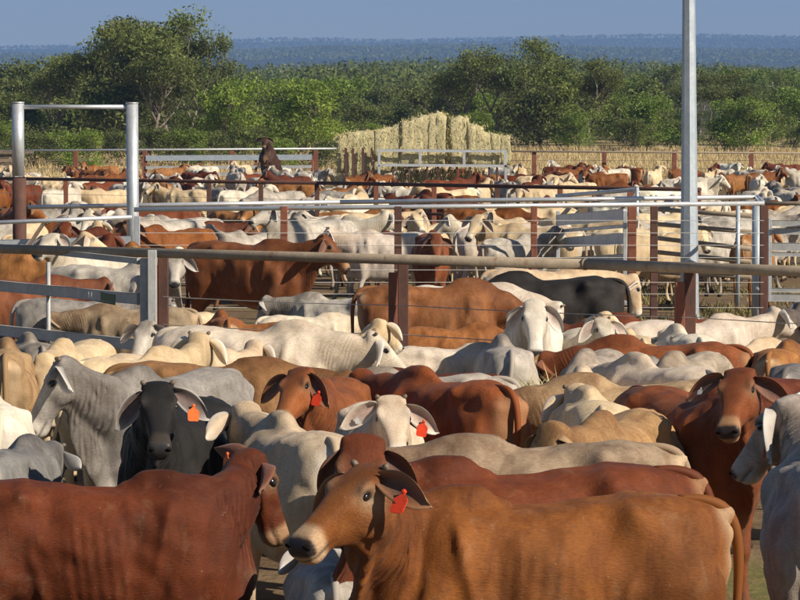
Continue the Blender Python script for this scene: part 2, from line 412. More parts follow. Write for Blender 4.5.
# ---------------------------------------------------------------- cattle: coats
def coat_material(name, dark_tint, dark_amt, pale_col, pale_amt, nose_col, mottled=.25):
    s = NT(name, .62)
    oi = s.n('ShaderNodeObjectInfo'); base = oi.outputs['Color']
    rest = s.attr('rest').outputs['Vector']
    loc = s.n('ShaderNodeCombineXYZ'); s.l(s.mth('MULTIPLY', oi.outputs['Random'], 37.0), loc.inputs[0]); s.l(s.mth('MULTIPLY', oi.outputs['Random'], 11.0), loc.inputs[1])
    v = s.mapv(rest, (1, 1, 1), loc.outputs[0])
    m1 = s.n('ShaderNodeSeparateColor'); s.l(s.attr('mask').outputs['Color'], m1.inputs[0])
    m2 = s.n('ShaderNodeSeparateColor'); s.l(s.attr('mark').outputs['Color'], m2.inputs[0])
    big = s.noise(v, 2.6, 5, .6, .3)
    c = s.mix(s.rng(big, .35, .68), s.mix(1.0, base, GS(1-mottled), 'MULTIPLY'), s.mix(1.0, base, GS(1+mottled*.6), 'MULTIPLY'))
    mid = s.noise(s.mapv(rest, (7, 7, 2.6), loc.outputs[0]), 1.3, 5, .62, .8)
    c = s.mix(s.rng(mid, .42, .72, 0, .7), c, s.mix(1.0, c, dark_tint, 'MULTIPLY'))
    c = s.mix(s.rng(s.noise(s.mapv(rest, (5, 5, 2), loc.outputs[0]), 1.9, 4, .6, .6), .56, .80, 0, .12), c, pale_col)
    # darker points
    dk = s.mth('MULTIPLY', m2.outputs[0], s.rng(s.noise(v, 3.7, 4, .6, .5), .30, .62, .25, 1))
    c = s.mix(s.mth('MULTIPLY', dk, dark_amt, clamp=True), c, s.mix(1.0, c, dark_tint, 'MULTIPLY'))
    # pale parts
    pl = s.mth('MULTIPLY', m1.outputs[1], s.rng(s.noise(v, 6, 3), .3, .6, .55, 1))
    c = s.mix(s.mth('MULTIPLY', pl, pale_amt, clamp=True), c, pale_col)
    # hair grain, lying along the body
    hv = s.mapv(rest, (14, 60, 60), loc.outputs[0])
    hair = s.noise(hv, 2.4, 6, .7, .2)
    c = s.mix(1.0, c, s.ramp(hair, [(.25, GS(.62)), (.52, GS(1.0)), (.8, GS(1.32))]), 'MULTIPLY')
    fleck = s.noise(v, 46, 2, .6)
    c = s.mix(s.mth('MULTIPLY', s.rng(fleck, .70, .78, 0, .3), s.mth('SUBTRACT', 1.0, m1.outputs[0])), c, (.42, .34, .24))          # chaff and dust
    # dung and dust stains on rump and flank
    rx = s.n('ShaderNodeSeparateXYZ'); s.l(rest, rx.inputs[0])
    st = s.mth('MULTIPLY', s.rng(s.noise(v, 4.2, 6, .7, .6), .56, .70), s.rng(rx.outputs[2], 1.15, .75, 0, 1))
    c = s.mix(s.mth('MULTIPLY', st, .55), c, (.16, .10, .055))
    # dirt on the lower legs and in the folds
    c = s.mix(s.mth('MULTIPLY', m2.outputs[2], s.rng(s.noise(v, 5, 5), .4, .7, 0, .6)), c, (.13, .085, .05))
    c = s.mix(m1.outputs[0], c, nose_col)
    c = s.mix(m2.outputs[1], c, (.035, .028, .022))
    s.col(c)
    s.b.inputs['Sheen Weight'].default_value = .03; s.b.inputs['Sheen Roughness'].default_value = .4
    s.b.inputs['Specular IOR Level'].default_value = .22
    rg = s.mix(m1.outputs[0], GS(.66), GS(.42)); s.l(rg, s.b.inputs['Roughness'])
    h = s.mth('ADD', s.mth('MULTIPLY', hair, s.mth('MULTIPLY_ADD', m1.outputs[0], -.7, .8)), s.mth('MULTIPLY', s.noise(v, 9, 4, .6), .55))
    # fine wrinkles on the neck
    wv = s.n('ShaderNodeTexWave', wave_type='BANDS', bands_direction='X'); s.put(wv.inputs['Vector'], s.mapv(rest, (1, .2, -.35))); wv.inputs['Scale'].default_value = 9; wv.inputs['Distortion'].default_value = 5; wv.inputs['Detail'].default_value = 2; wv.inputs['Detail Scale'].default_value = 1.2
    h = s.mth('ADD', h, s.mth('MULTIPLY', s.mth('MULTIPLY', wv.outputs['Fac'], m1.outputs[2]), 2.2))
    s.bump(h, .55, .010)
    return s.m
COATS = {
    'red':   coat_material('coat_red', (.50, .42, .38), .9, (.50, .32, .17), .55, (.028, .020, .019)),
    'tan':   coat_material('coat_tan', (.44, .32, .25), .9, (.62, .45, .28), .75, (.028, .020, .019)),
    'grey':  coat_material('coat_grey', (.44, .40, .37), 1.0, (.60, .54, .46), .7, (.03, .028, .028), .3),
    'white': coat_material('coat_white', (.66, .60, .53), .8, (.74, .70, .62), .6, (.04, .035, .034), .16),
    'black': coat_material('coat_black', (.5, .5, .5), .7, (.10, .075, .055), .4, (.025, .024, .024)),
}
def ear_material(name, inner, rim, rim_amt):
    s = NT(name, .65); oi = s.n('ShaderNodeObjectInfo'); co = s.n('ShaderNodeTexCoord').outputs['Object']
    e = s.n('ShaderNodeSeparateColor'); s.l(s.attr('ear').outputs['Color'], e.inputs[0])
    c = s.mix(s.rng(s.noise(co, 18, 4), .3, .7), s.mix(1, oi.outputs['Color'], GS(.75), 'MULTIPLY'), oi.outputs['Color'])
    c = s.mix(s.mth('MULTIPLY', e.outputs[1], rim_amt), c, rim)
    c = s.mix(s.mth('MULTIPLY', e.outputs[0], .9), c, s.mix(s.rng(s.noise(co, 30, 3), .35, .65), inner, s.mix(1, inner, GS(.55), 'MULTIPLY')))
    s.col(c); s.b.inputs['Sheen Weight'].default_value = .15
    s.bump(s.noise(s.mapv(co, (90, 12, 90)), 2, 4), .5, .006)
    return s.m
EARS = {
    'red': ear_material('ear_red', (.085, .035, .022), (.34, .18, .09), .22),
    'tan': ear_material('ear_tan', (.11, .055, .035), (.45, .28, .15), .35),
    'grey': ear_material('ear_grey', (.22, .16, .14), (.62, .58, .52), .85),
    'white': ear_material('ear_white', (.36, .24, .20), (.70, .65, .58), .8),
    'black': ear_material('ear_black', (.16, .10, .085), (.55, .50, .45), .9),
}
s = NT('eye_wet', .08); s.col((.012, .008, .006)); s.b.inputs['Coat Weight'].default_value = .6; M_EYE = s.m
s = NT('nostril_dark', .9); s.col((.008, .006, .006)); s.b.inputs['Specular IOR Level'].default_value = .05; M_NOSTRIL = s.m
s = NT('horn', .55); co = s.n('ShaderNodeTexCoord').outputs['Object']; s.col(s.mix(s.rng(s.noise(co, 40, 4), .3, .7), (.09, .06, .04), (.20, .14, .095))); s.bump(s.noise(co, 60, 3), .4, .004); M_HORN = s.m
def tag_material(name, c):
    s = NT(name, .42); co = s.n('ShaderNodeTexCoord').outputs['Object']
    k = s.mix(s.rng(s.noise(co, 50, 4), .45, .75, 0, .5), c, tuple(x*.5 for x in c))
    # worn number strokes on the blade
    w = s.n('ShaderNodeTexWave', wave_type='BANDS', bands_direction='Z'); s.put(w.inputs['Vector'], co); w.inputs['Scale'].default_value = 22; w.inputs['Distortion'].default_value = 9; w.inputs['Detail Scale'].default_value = 40
    k = s.mix(s.rng(w.outputs['Fac'], .90, .96, 0, .45), k, tuple(x*.35 for x in c))
    s.col(k); return s.m
TAGS = {'orange': tag_material('tag_orange', (.85, .15, .02)), 'red': tag_material('tag_red', (.78, .060, .014)), 'metal': tag_material('tag_button', (.45, .45, .44))}
M_TAGS = TAGS
EAR_L = ear_mesh(); EAR_R = mirror_mesh(EAR_L, 'ear')
EYE = ball_mesh('eye', .024, 14, 1.4, .62, .84); HORN = ball_mesh('horn_bud', .017, 10, 1, 1, 1.3); NOSTRIL = ball_mesh('nostril', .018, 10, .5, 1.1, .8)
TAILS = [tail_mesh(sw, 5+i) for i, sw in enumerate((-2, 0, 2.2))]
TAGM = tag_mesh()
def omat(o, mat):
    if not o.data.materials: o.data.materials.append(mat)
    o.material_slots[0].link = 'OBJECT'; o.material_slots[0].material = mat
def cow_parts(root, body_me, pose, coat, color, tagL=None, tagR=None, horns=True, tail=0, droop=(0, 0), detail=2, S=1.0, ear_size=1.0):
    """parts of one beast under its root"""
    ob = obj('body', body_me, None, root); omat(ob, COATS[coat]); ob.color = (*color, 1)
    HM = head_matrix(pose); RE = random.Random(int(abs(root.location.x*1000+root.location.y*77)))
    for s, me, dr, tg in ((1, EAR_L, droop[0], tagL), (-1, EAR_R, droop[1], tagR)):
        e = obj('ear', me, None, root); omat(e, EARS[coat]); e.color = (*color, 1)
        E = mathutils.Matrix.Translation(mathutils.Vector((.035, .088*s, .012))*HS)@mathutils.Matrix.Rotation(-HP, 4, 'Y')@mathutils.Matrix.Rotation(rad(-(dr+RE.uniform(-9, 9))*s), 4, 'X')@mathutils.Matrix.Rotation(rad((6+RE.uniform(-14, 16))*s), 4, 'Z')@mathutils.Matrix.Rotation(rad(RE.uniform(-18, 18)), 4, 'Y')
        E = E@mathutils.Matrix.Diagonal((ear_size, ear_size, ear_size, 1))
        e.matrix_local = HM@E
        if tg:
            g = obj('ear_tag', TAGM, None, e); omat(g, TAGS[tg.replace('_back', '')])
            k = 1.0 if tg != 'metal' else .45
            # hangs from the middle of the ear, on the inner side
            R = mathutils.Matrix.Rotation(rad(-6), 4, 'Y')@mathutils.Matrix.Rotation(rad(dr*s*.8), 4, 'X')@mathutils.Matrix.Scale(k, 4)
            g.matrix_local = mathutils.Matrix.Translation((-.024 if tg.endswith('back') else .030, .150*s, -.030))@R
    if detail >= 1:
        for s in (1, -1):
            y = obj('eye', EYE, None, root); omat(y, M_EYE)
            y.matrix_local = HM@mathutils.Matrix.Translation(mathutils.Vector((.150, .0965*s, .018))*HS)@mathutils.Matrix.Rotation(rad(16*s), 4, 'Z')@mathutils.Matrix.Rotation(rad(-12), 4, 'Y')
        if detail >= 2:
            for s in (1, -1):
                q = obj('nostril', NOSTRIL, None, root); omat(q, M_NOSTRIL)
                q.matrix_local = HM@mathutils.Matrix.Translation(mathutils.Vector((.506, .050*s, -.004))*HS)@mathutils.Matrix.Rotation(rad(25), 4, 'Y')@mathutils.Matrix.Rotation(rad(-35*s), 4, 'X')
        if horns:
            for s in (1, -1):
                h = obj('horn_bud', HORN, None, root); omat(h, M_HORN)
                h.matrix_local = HM@mathutils.Matrix.Translation(mathutils.Vector((-.005, .085*s, .052))*HS)@mathutils.Matrix.Rotation(rad(-35*s), 4, 'X')
    t = obj('tail', TAILS[tail], None, root); omat(t, COATS[coat]); t.color = (*color, 1)
    return ob
# ---------------------------------------------------------------- the land
R = random.Random(7)
LZ = [(0, 0), (188, 0), (215, .75), (240, 1.6), (300, 2.7), (400, 4.0), (600, 7.5), (1000, 15), (1600, 29), (2400, 46), (3200, 62), (4200, 80), (5400, 140), (5900, 142), (6600, 140), (7600, 175), (9000, 258), (9600, 250), (10500, 200)]
def land_z(x, y):
    z = np.interp(y, [a for a, _ in LZ], [b for _, b in LZ])
    q = x/max(y, 1)             # bearing
    if y > 400: z += (.012*(min(y, 2000)-400))*math.sin(q*23+1)*.25+min(1, (y-400)/1500)*3*math.sin(x/140+y/310)*math.sin(y/230)
    if y > 4500: z += (y-4500)/4500*((q*110)+2.5*math.sin(q*40+y/900)+1.5*math.sin(q*97+y/500))
    return z
rows = sorted(set([-40, -10, 0, 5]+list(range(10, 190, 6))+[188]+list(range(192, 300, 6))+list(range(300, 700, 25))+list(range(700, 2500, 90))+list(range(2500, 10600, 220))))
V, F = [], []; NC = 90
for y in rows:
    half = max(60, abs(y)*.30)
    for k in range(NC+1):
        x = -half+2*half*k/NC
        V.append((x, y, land_z(x, y)))
for i in range(len(rows)-1):
    for k in range(NC):
        a = i*(NC+1)+k; F.append((a, a+1, a+NC+2, a+NC+1))
me = bpy.data.meshes.new('ground'); me.from_pydata(V, [], F); smooth(me)
s = NT('yard_and_grassland', .95)
co = s.n('ShaderNodeNewGeometry').outputs['Position']; sx = s.n('ShaderNodeSeparateXYZ'); s.l(co, sx.inputs[0])
n1 = s.noise(co, .9, 6, .65); n2 = s.noise(co, 7, 5, .7); n3 = s.noise(s.mapv(co, (3, 9, 3)), 6, 3, .6)
dirt = s.mix(s.rng(n1, .35, .65), (.12, .078, .045), (.21, .145, .085))
dirt = s.mix(s.rng(n2, .5, .72, 0, .7), dirt, (.075, .05, .03))
dirt = s.mix(s.rng(n3, .56, .68, 0, .55), dirt, (.34, .26, .13))        # trodden straw
grn = s.mix(s.rng(n2, .4, .6), (.10, .12, .035), (.20, .16, .06))
dirt = s.mix(s.rng(s.noise(co, .28, 3, .6), .52, .60, 0, .75), dirt, grn)
dry = s.mix(s.rng(s.noise(co, .25, 5, .65), .35, .65), (.42, .31, .15), (.52, .40, .21))
dry = s.mix(s.rng(n2, .45, .75, 0, .6), dry, (.20, .15, .06))
far = s.mix(s.rng(s.noise(co, .02, 5, .6), .4, .62), (.05, .066, .028), (.15, .125, .06))
vfar = s.mix(s.rng(s.noise(co, .006, 6, .65), .35, .65), (.028, .042, .02), (.05, .062, .03))
c = s.mix(s.rng(s.mth('ADD', sx.outputs[1], s.mth('MULTIPLY', n1, 6)), 187, 191), dirt, dry)
c = s.mix(s.rng(sx.outputs[1], 255, 320), c, far)
c = s.mix(s.rng(sx.outputs[1], 2600, 3600), c, vfar)
s.col(c); s.b.inputs['Specular IOR Level'].default_value = .1
s.bump(s.mth('ADD', n2, s.mth('MULTIPLY', n1, 2)), .6, .05)
tag(obj('ground', me, s.m), kind='structure')

def leaf_mat(name, c1, c2, trans=.35):
    s = NT(name, .55); oi = s.n('ShaderNodeObjectInfo'); co = s.n('ShaderNodeTexCoord').outputs['Object']
    c = s.mix(s.rng(s.noise(co, 1.3, 4, .6), .35, .65), c1, c2)
    a = s.attr('tone').outputs['Fac']
    c = s.mix(1, c, s.ramp(a, [(0, GS(.60)), (1, GS(1.65))]), 'MULTIPLY')
    c = s.mix(1, c, s.ramp(oi.outputs['Random'], [(0, (.84, .80, .78)), (.5, (1, 1, 1)), (1, (1.12, 1.1, .9))]), 'MULTIPLY')
    s.col(c); s.b.inputs['Specular IOR Level'].default_value = .25
    tr = s.n('ShaderNodeBsdfTranslucent'); s.l(c, tr.inputs[0]); mx = s.n('ShaderNodeMixShader'); mx.inputs[0].default_value = trans
    s.l(s.b.outputs[0], mx.inputs[1]); s.l(tr.outputs[0], mx.inputs[2]); s.l(mx.outputs[0], s.out.inputs[0])
    return s.m
LEAF = {'gum': leaf_mat('gum_leaf', (.105, .135, .036), (.175, .20, .060)), 'bush': leaf_mat('bush_leaf', (.12, .185, .03), (.21, .28, .055)), 'dark': leaf_mat('scrub_leaf', (.082, .112, .030), (.15, .17, .05))}
s = NT('bark', .9); co = s.n('ShaderNodeTexCoord').outputs['Object']
s.col(s.mix(s.rng(s.noise(s.mapv(co, (4, 4, 1)), 3, 5), .4, .65), (.11, .085, .065), (.30, .26, .21))); s.bump(s.noise(s.mapv(co, (8, 8, 2)), 4, 4), .6, .03); M_BARK = s.m

def tube_geo(V, F, pts, rad_, n=6):
    rings = []
    for i, (p, r) in enumerate(zip(pts, rad_)):
        a = np.array(pts[max(0, i-1)]); b = np.array(pts[min(len(pts)-1, i+1)]); d = b-a; d = d/max(1e-9, np.linalg.norm(d))
        h = np.array((1, 0, 0)) if abs(d[0]) < .8 else np.array((0, 1, 0))
        u = np.cross(d, h); u /= np.linalg.norm(u); w = np.cross(d, u)
        rings.append((p, u, w, r, r, r, 1))
    loft_geo(V, F, rings, n)

def leaves_geo(centers, rad3, count, size, rng, droop=.5):
    """leaf faces spread through ellipsoid clumps -> verts, faces, tone"""
    nc = len(centers); C = np.repeat(centers, count, 0); S3 = np.repeat(rad3, count, 0); n = len(C)
    d = rng.normal(size=(n, 3)); d /= np.linalg.norm(d, axis=1)[:, None]
    r = rng.random(n)**.45
    p = C+d*r[:, None]*S3
    a = rng.normal(size=(n, 3)); a[:, 2] -= droop; a /= np.linalg.norm(a, axis=1)[:, None]
    b = np.cross(a, rng.normal(size=(n, 3))); b /= np.linalg.norm(b, axis=1)[:, None]
    l = size*rng.uniform(.6, 1.4, n)[:, None]; w = l*.42
    q = np.stack([p-a*l*.5, p+b*w*.5, p+a*l*.5, p-b*w*.5], 1).reshape(-1, 3)
    tone = np.repeat(np.repeat(rng.random(nc), count)*.6+.4*rng.random(n), 4)
    return q, tone
def quad_mesh(name, q, tone=None):
    n = len(q)//4; me = bpy.data.meshes.new(name)
    me.vertices.add(len(q)); me.vertices.foreach_set('co', q.astype(np.float32).ravel())
    me.loops.add(4*n); me.loops.foreach_set('vertex_index', np.arange(4*n, dtype=np.int32))
    me.polygons.add(n); me.polygons.foreach_set('loop_start', np.arange(n, dtype=np.int32)*4)
    me.update(calc_edges=True)
    if tone is not None:
        at_ = me.attributes.new('tone', 'FLOAT', 'POINT'); at_.data.foreach_set('value', tone.astype(np.float32))
    return me

def make_tree(seed, kind):
    """returns trunk mesh, crown mesh for a tree about 1 unit = 1 m"""
    R = random.Random(seed); rng = np.random.default_rng(seed)
    V, F = [], []; tips = []
    if kind == 'gum': H, base, spread, nb, lev = 9.0, .36, .62, 4, 3
    elif kind == 'bush': H, base, spread, nb, lev = 5.2, .10, .75, 5, 2
    else: H, base, spread, nb, lev = 4.2, .12, .62, 5, 2
    def grow(p, d, l, r, k):
        pts = [p]; rs = [r]; q = np.array(p, float); dd = np.array(d, float)
        for i in range(4):
            dd = dd+np.array([R.gauss(0, .13), R.gauss(0, .13), R.gauss(.05, .06)]); dd /= np.linalg.norm(dd)
            q = q+dd*l/4; pts.append(tuple(q)); rs.append(r*(1-.16*(i+1)))
        tube_geo(V, F, pts, rs, 6)
        if k == 0: tips.append((q, l)); return
        m = R.randint(nb-1, nb)
        for j in range(m):
            s = R.uniform(.45, 1) if j else 1.0
            i0 = min(3, int(s*4)); a = np.array(pts[i0])*(1-(s*4-i0))+np.array(pts[i0+1])*(s*4-i0) if s < 1 else q
            az = 6.283*j/m+R.uniform(-.5, .5); e = spread*R.uniform(.6, 1.35)
            u = np.array((math.cos(az)*math.sin(e), math.sin(az)*math.sin(e), math.cos(e)))
            nd = dd*.35+u; nd /= np.linalg.norm(nd)
            grow(tuple(a), nd, l*R.uniform(.55, .78), r*.52, k-1)
    stems = 1 if kind == 'gum' else R.randint(2, 3)
    for i in range(stems):
        e = 0 if stems == 1 else .35
        az = 6.283*i/stems+R.random()
        grow((0, 0, -.15), np.array((math.sin(e)*math.cos(az)+R.uniform(-.1, .1), math.sin(e)*math.sin(az), math.cos(e))), H*(.34 if kind == 'gum' else .36), .017*H if kind == 'gum' else .011*H, lev)
    c = np.array([t[0] for t in tips]); 
    if kind == 'gum': rd, cnt, sz = np.array((.95, .95, .60)), 150, .18
    elif kind == 'bush': rd, cnt, sz = np.array((.62, .62, .50)), 85, .17
    else: rd, cnt, sz = np.array((.55, .55, .42)), 70, .16
    if len(c) > 110: c = c[rng.choice(len(c), 110, replace=False)]
    extra = []
    if kind != 'gum':
        for _ in range(26):       # lower skirt of foliage
            a = R.random()*6.283; r = R.uniform(.5, 1.9); extra.append((r*math.cos(a), r*math.sin(a), R.uniform(.5, 1.9)))
        c = np.vstack([c, np.array(extra)])
    sc = rng.uniform(.6, 1.25, (len(c), 1))*rd[None, :]
    q, tone = leaves_geo(c, sc, cnt, sz, rng, .8 if kind == 'gum' else .3)
    tm = bpy.data.meshes.new('trunk'); tm.from_pydata(V, [], F); smooth(tm); tm.materials.append(M_BARK)
    cm = quad_mesh('crown', q, tone); cm.materials.append(LEAF[kind])
    zs = q[:, 2].max()
    return tm, cm, zs
TREES = {k: [make_tree(100+i*7+j*31, k) for i in range(n)] for j, (k, n) in enumerate((('gum', 4), ('bush', 4), ('dark', 4)))}
TL = {'gum': ('gum_tree', 'grey-green gum tree with open clumped crown in the scrub beyond the far fence', 'tall open gum trees in the scrub'),
      'bush': ('bushy_tree', 'bright green bushy tree in the scrub beyond the far fence', 'bright green bushy trees in the scrub'),
      'dark': ('scrub_tree', 'dark olive low-branching tree in the scrub beyond the far fence', 'dark olive trees in the scrub')}
ROWW = ['at the edge of the golden grass', 'just inside the scrub', 'in the middle of the scrub', 'deep in the scrub', 'at the hazy back of the scrub']
def plant(kind, i, px, d, height, rz, label=None, dx=1.0, row=0):
    x = gx(px, d); tm, cm, h = TREES[kind][i % 4]
    nm, lb, gp = TL[kind]
    r = empty(nm, (x, d, land_z(x, d)-.05), rz); k = height/h; r.scale = (k*dx, k*dx, k)
    obj('trunk', tm, None, r); obj('crown', cm, None, r)
    if not label:
        lb = '%s tree %s %s' % ('tall' if height > 5.2 else 'low' if height < 3.6 else 'medium', {'gum': 'with grey-green open gum crown', 'bush': 'with bright green bushy crown', 'dark': 'with dark olive crown'}[kind], ROWW[row]); gp = lb.replace(' tree ', ' trees ', 1)
    tag(r, label or lb, 'tree', None if label else gp)
    return r
# the ones that shape the skyline of the scrub: kind, variant, px, d, height
plant('gum', 0, 158, 236, 10.8, .4, 'tall gum tree standing above the scrub behind the tall pipe gateway', 1.25)
plant('gum', 3, 128, 238, 9.6, 2.4, 'slightly lower gum leaning against the tallest gum tree', 1.2)
plant('gum', 2, 188, 239, 9.4, 4.0, 'gum with dense top clumps on the far side of the tallest gum', 1.1)
plant('gum', 1, 150, 233, 7.2, 5.0, 'short gum growing under the tallest gum tree', 1.3)
plant('gum', 1, 62, 240, 7.4, 1.2, 'slim gum with dark leaf clumps beside the tallest gum tree')
plant('gum', 1, 172, 242, 10.0, 3.1, 'leafy gum close behind the tallest gum tree', 1.15)
plant('gum', 0, 116, 243, 8.8, 1.7, 'round-topped gum at the left shoulder of the tallest gum', 1.2)
plant('gum', 3, 540, 250, 8.6, 2.2, 'full gum beside the broad gum with pale forked limbs', 1.3)
plant('gum', 1, 462, 254, 7.2, .6, 'olive gum rising directly over the hay stack', 1.25)
plant('gum', 0, 592, 252, 7.2, 4.4, 'rounded gum left of the light pole in the scrub', 1.3)
plant('gum', 2, 735, 262, 6.4, 5.4, 'spreading gum right of the light pole in the scrub', 1.3)
plant('dark', 1, 112, 235, 6.2, 1.0, 'dense olive tree filling in below the tallest gum', 1.2)
plant('bush', 0, 228, 232, 6.0, .2, 'rounded fresh green tree between the tallest gum and the dark rearing bull', 1.05)
plant('bush', 1, 305, 236, 5.6, 2.0, 'wide bright green tree behind the left end of the hay stack', 1.25)
plant('gum', 2, 500, 252, 8.2, .9, 'broad gum with pale forked limbs behind the right end of the hay stack', 1.3)
plant('dark', 0, 560, 246, 5.6, .3, None, 1.2)
plant('bush', 2, 650, 243, 4.4, .7, None, 1.3)
plant('bush', 3, 745, 240, 4.2, 1.9, None, 1.2)
Rs = random.Random(23)
for k in range(11):
    sh_ = plant('dark' if k % 3 else 'bush', k, -8+k*32+Rs.uniform(-8, 8), Rs.uniform(204, 226), Rs.uniform(2.0, 3.2), Rs.random()*6, '%s shrub crowding the golden grass behind the zinc panel and gateway' % ('dark olive' if k % 3 else 'fresh green'), 1.3)
    sh_.name = 'shrub'; sh_['category'] = 'shrub'; sh_['group'] = 'shrubs crowding the grass behind the gateway'
R = random.Random(11)
tops = [(-60, 78), (20, 72), (90, 60), (130, 60), (200, 76), (250, 88), (330, 88), (400, 92), (450, 80), (520, 62), (600, 82), (680, 84), (800, 78), (860, 80)]
n = 0
for row, (d0, d1, step, lift) in enumerate(((240, 250, 52, 24), (252, 270, 44, 4), (280, 315, 46, 0), (330, 380, 40, 2), (390, 470, 36, 2))):
    px = -50+R.uniform(0, 25)
    while px < 850:
        d = R.uniform(d0, d1); x = gx(px, d); gz = land_z(x, d)
        ty = np.interp(px, [a for a, _ in tops], [b for _, b in tops])+lift+R.uniform(-8, 12)-(0, 0, 4, 8, 12)[row]
        top = CAMZ-(ty-HORIZ)*d/FPX
        h = max(2.6, min(9, top-gz))*R.choice((.75, .9, 1, 1.12))
        k = R.choice(('bush', 'dark', 'dark', 'gum') if h > 4.5 else ('bush', 'dark', 'dark'))
        if px < 120: k = R.choice(('dark', 'gum', 'dark'))
        plant(k, R.randint(0, 3), px, d, h, R.random()*6.28, None, R.uniform(1.0, 1.35) if k != 'gum' else 1.1, row)
        n += 1; px += step*R.uniform(.6, 1.4)
# the wooded plain beyond, nobody could count it
rng = np.random.default_rng(3); QQ, TT = [], []
N = 7600
u = rng.random(N); d = np.sqrt(480**2+u*(3600**2-480**2)); d = np.where(rng.random(N) < .35, 480+rng.random(N)*900, d)
px = rng.uniform(-60, 860, N)
for i in range(N):
    x = gx(px[i], d[i]); 
    if (math.sin(x/60+d[i]/170)*math.sin(d[i]/95+x/210) > .5): continue       # clearings
    h = rng.choice([3.5, 5, 6.5, 8], p=[.25, .35, .27, .13])*rng.uniform(.85, 1.15); w = h*rng.uniform(.42, .7); z = land_z(x, d[i])
    m = 5; cc = np.stack([x+rng.normal(0, w*.45, m), d[i]+rng.normal(0, w*.45, m), z+h*rng.uniform(.45, .85, m)], 1)
    q, t = leaves_geo(cc, np.tile(np.array((w*.42, w*.42, h*.22)), (m, 1)), 14 if d[i] < 900 else 7, .46+d[i]/1400, rng, .2)
    QQ.append(q); TT.append(np.clip(t*.7+rng.random()*.5-.1, 0, 1))
me = quad_mesh('woodland', np.vstack(QQ), np.concatenate(TT)); me.materials.append(LEAF['dark'])
tag(obj('woodland', me), 'far olive woodland covering the plain behind the scrub', 'woodland', kind='stuff')
# tree cover of the ridges
QQ, TT = [], []
for lo, hi, N, sz in ((4700, 5600, 3800, 7.0), (7800, 9100, 3800, 9.5)):
    for i in range(N):
        dd = rng.uniform(lo, hi); x = gx(rng.uniform(-60, 860), dd)
        cc = np.array([[x, dd, land_z(x, dd)+sz*.45]])
        q, t = leaves_geo(cc, np.array([[sz*.9, sz*.9, sz*.45]]), 6, sz*.8, rng, .1); QQ.append(q); TT.append(t)
me = quad_mesh('ridge_forest', np.vstack(QQ), np.concatenate(TT)); me.materials.append(LEAF['dark'])
tag(obj('ridge_forest', me), 'forest on the far blue ridges below the sky', 'forest', kind='stuff')
# dry standing grass beyond the far fence
def blade_mesh(name, pts, hgt, lean, wid, rng, per=6):
    n = len(pts)*per; P = np.repeat(pts, per, 0)+np.concatenate([rng.normal(0, .09, (n, 2)), np.zeros((n, 1))], 1)
    h = np.repeat(hgt, per)*rng.uniform(.5, 1.2, n); a = rng.random(n)*6.283; ln = lean*h*rng.uniform(.2, 1, n)
    w = wid*rng.uniform(.6, 1.4, n); b = rng.random(n)*6.283
    tip = P+np.stack([ln*np.cos(a), ln*np.sin(a), h], 1); mid = P*.5+tip*.5; mid[:, 2] += h*.08
    o = np.stack([np.cos(b)*w, np.sin(b)*w, np.zeros(n)], 1)
    q = np.stack([P-o, P+o, mid+o*.7, mid-o*.7, mid-o*.7, mid+o*.7, tip+o*.15, tip-o*.15], 1).reshape(-1, 3)
    return quad_mesh(name, q, np.repeat(rng.random(n), 8))
def straw_mat(name, c1, c2):
    s = NT(name, .7); a = s.attr('tone').outputs['Fac']; s.col(s.mix(a, c1, c2)); s.b.inputs['Specular IOR Level'].default_value = .2; return s.m
M_DRY = straw_mat('dry_grass', (.38, .28, .13), (.60, .48, .26)); M_HAYST = straw_mat('hay_stalk', (.42, .36, .15), (.70, .62, .34)); M_WEED = straw_mat('weed_leaf', (.09, .10, .03), (.30, .24, .10))
rng = np.random.default_rng(8); N = 10000
d = rng.uniform(186.5, 246, N); px = rng.uniform(-40, 840, N); xs = (px-400)*d/FPX
pts = np.stack([xs, d, np.array([land_z(a, b) for a, b in zip(xs, d)])], 1)
me = blade_mesh('dry_grass', pts, rng.uniform(.25, .6, N)*(1-.45*(np.sin(xs*.9+d*.5) > .2)), .6, .019, rng, 6); me.materials.append(M_DRY)
tag(obj('dry_grass', me), 'golden dry grass standing beyond the far yard fence', 'grass', kind='stuff')
N = 1300; d = rng.uniform(34, 60, N); px = rng.normal(715, 60, N); xs = (px-400)*d/FPX
keep = (np.sin(xs*2.1)*np.sin(d*.7)+rng.normal(0, .4, N) > .15); pts = np.stack([xs, d, np.zeros(N)], 1)[keep]
me = blade_mesh('weeds', pts, rng.uniform(.04, .16, len(pts)), .9, .010, rng, 7); me.materials.append(M_WEED)
tag(obj('weeds', me), 'green and straw weeds on bare dirt around the light pole', 'weeds', kind='stuff')
# ---------------------------------------------------------------- yard steelwork
def metal_mat(name, c1, c2, rough, metallic, rust=None, rust_lo=.55, rust_hi=.7, streak=(3, 3, 1)):
    s = NT(name, rough); co = s.n('ShaderNodeNewGeometry').outputs['Position']
    c = s.mix(s.rng(s.noise(co, 5, 6, .65), .35, .65), c1, c2)
    c = s.mix(s.rng(s.noise(s.mapv(co, (9, 9, 3)), 6, 4), .4, .7, 0, .3), c, tuple(x*.55 for x in c1))
    f = None
    if rust:
        f = s.rng(s.noise(s.mapv(co, streak), 2.2, 6, .7), rust_lo, rust_hi); c = s.mix(f, c, rust)
        s.l(s.mth('MULTIPLY_ADD', f, -metallic, metallic), s.b.inputs['Metallic'])
        s.l(s.mth('MULTIPLY_ADD', f, .9-rough, rough), s.b.inputs['Roughness'])
    else: s.b.inputs['Metallic'].default_value = metallic
    s.col(c); s.bump(s.noise(co, 30, 4), .25, .004); return s.m
M_GALV = metal_mat('galvanised_steel', (.46, .48, .50), (.62, .64, .66), .5, .55, (.30, .22, .15), .66, .78)
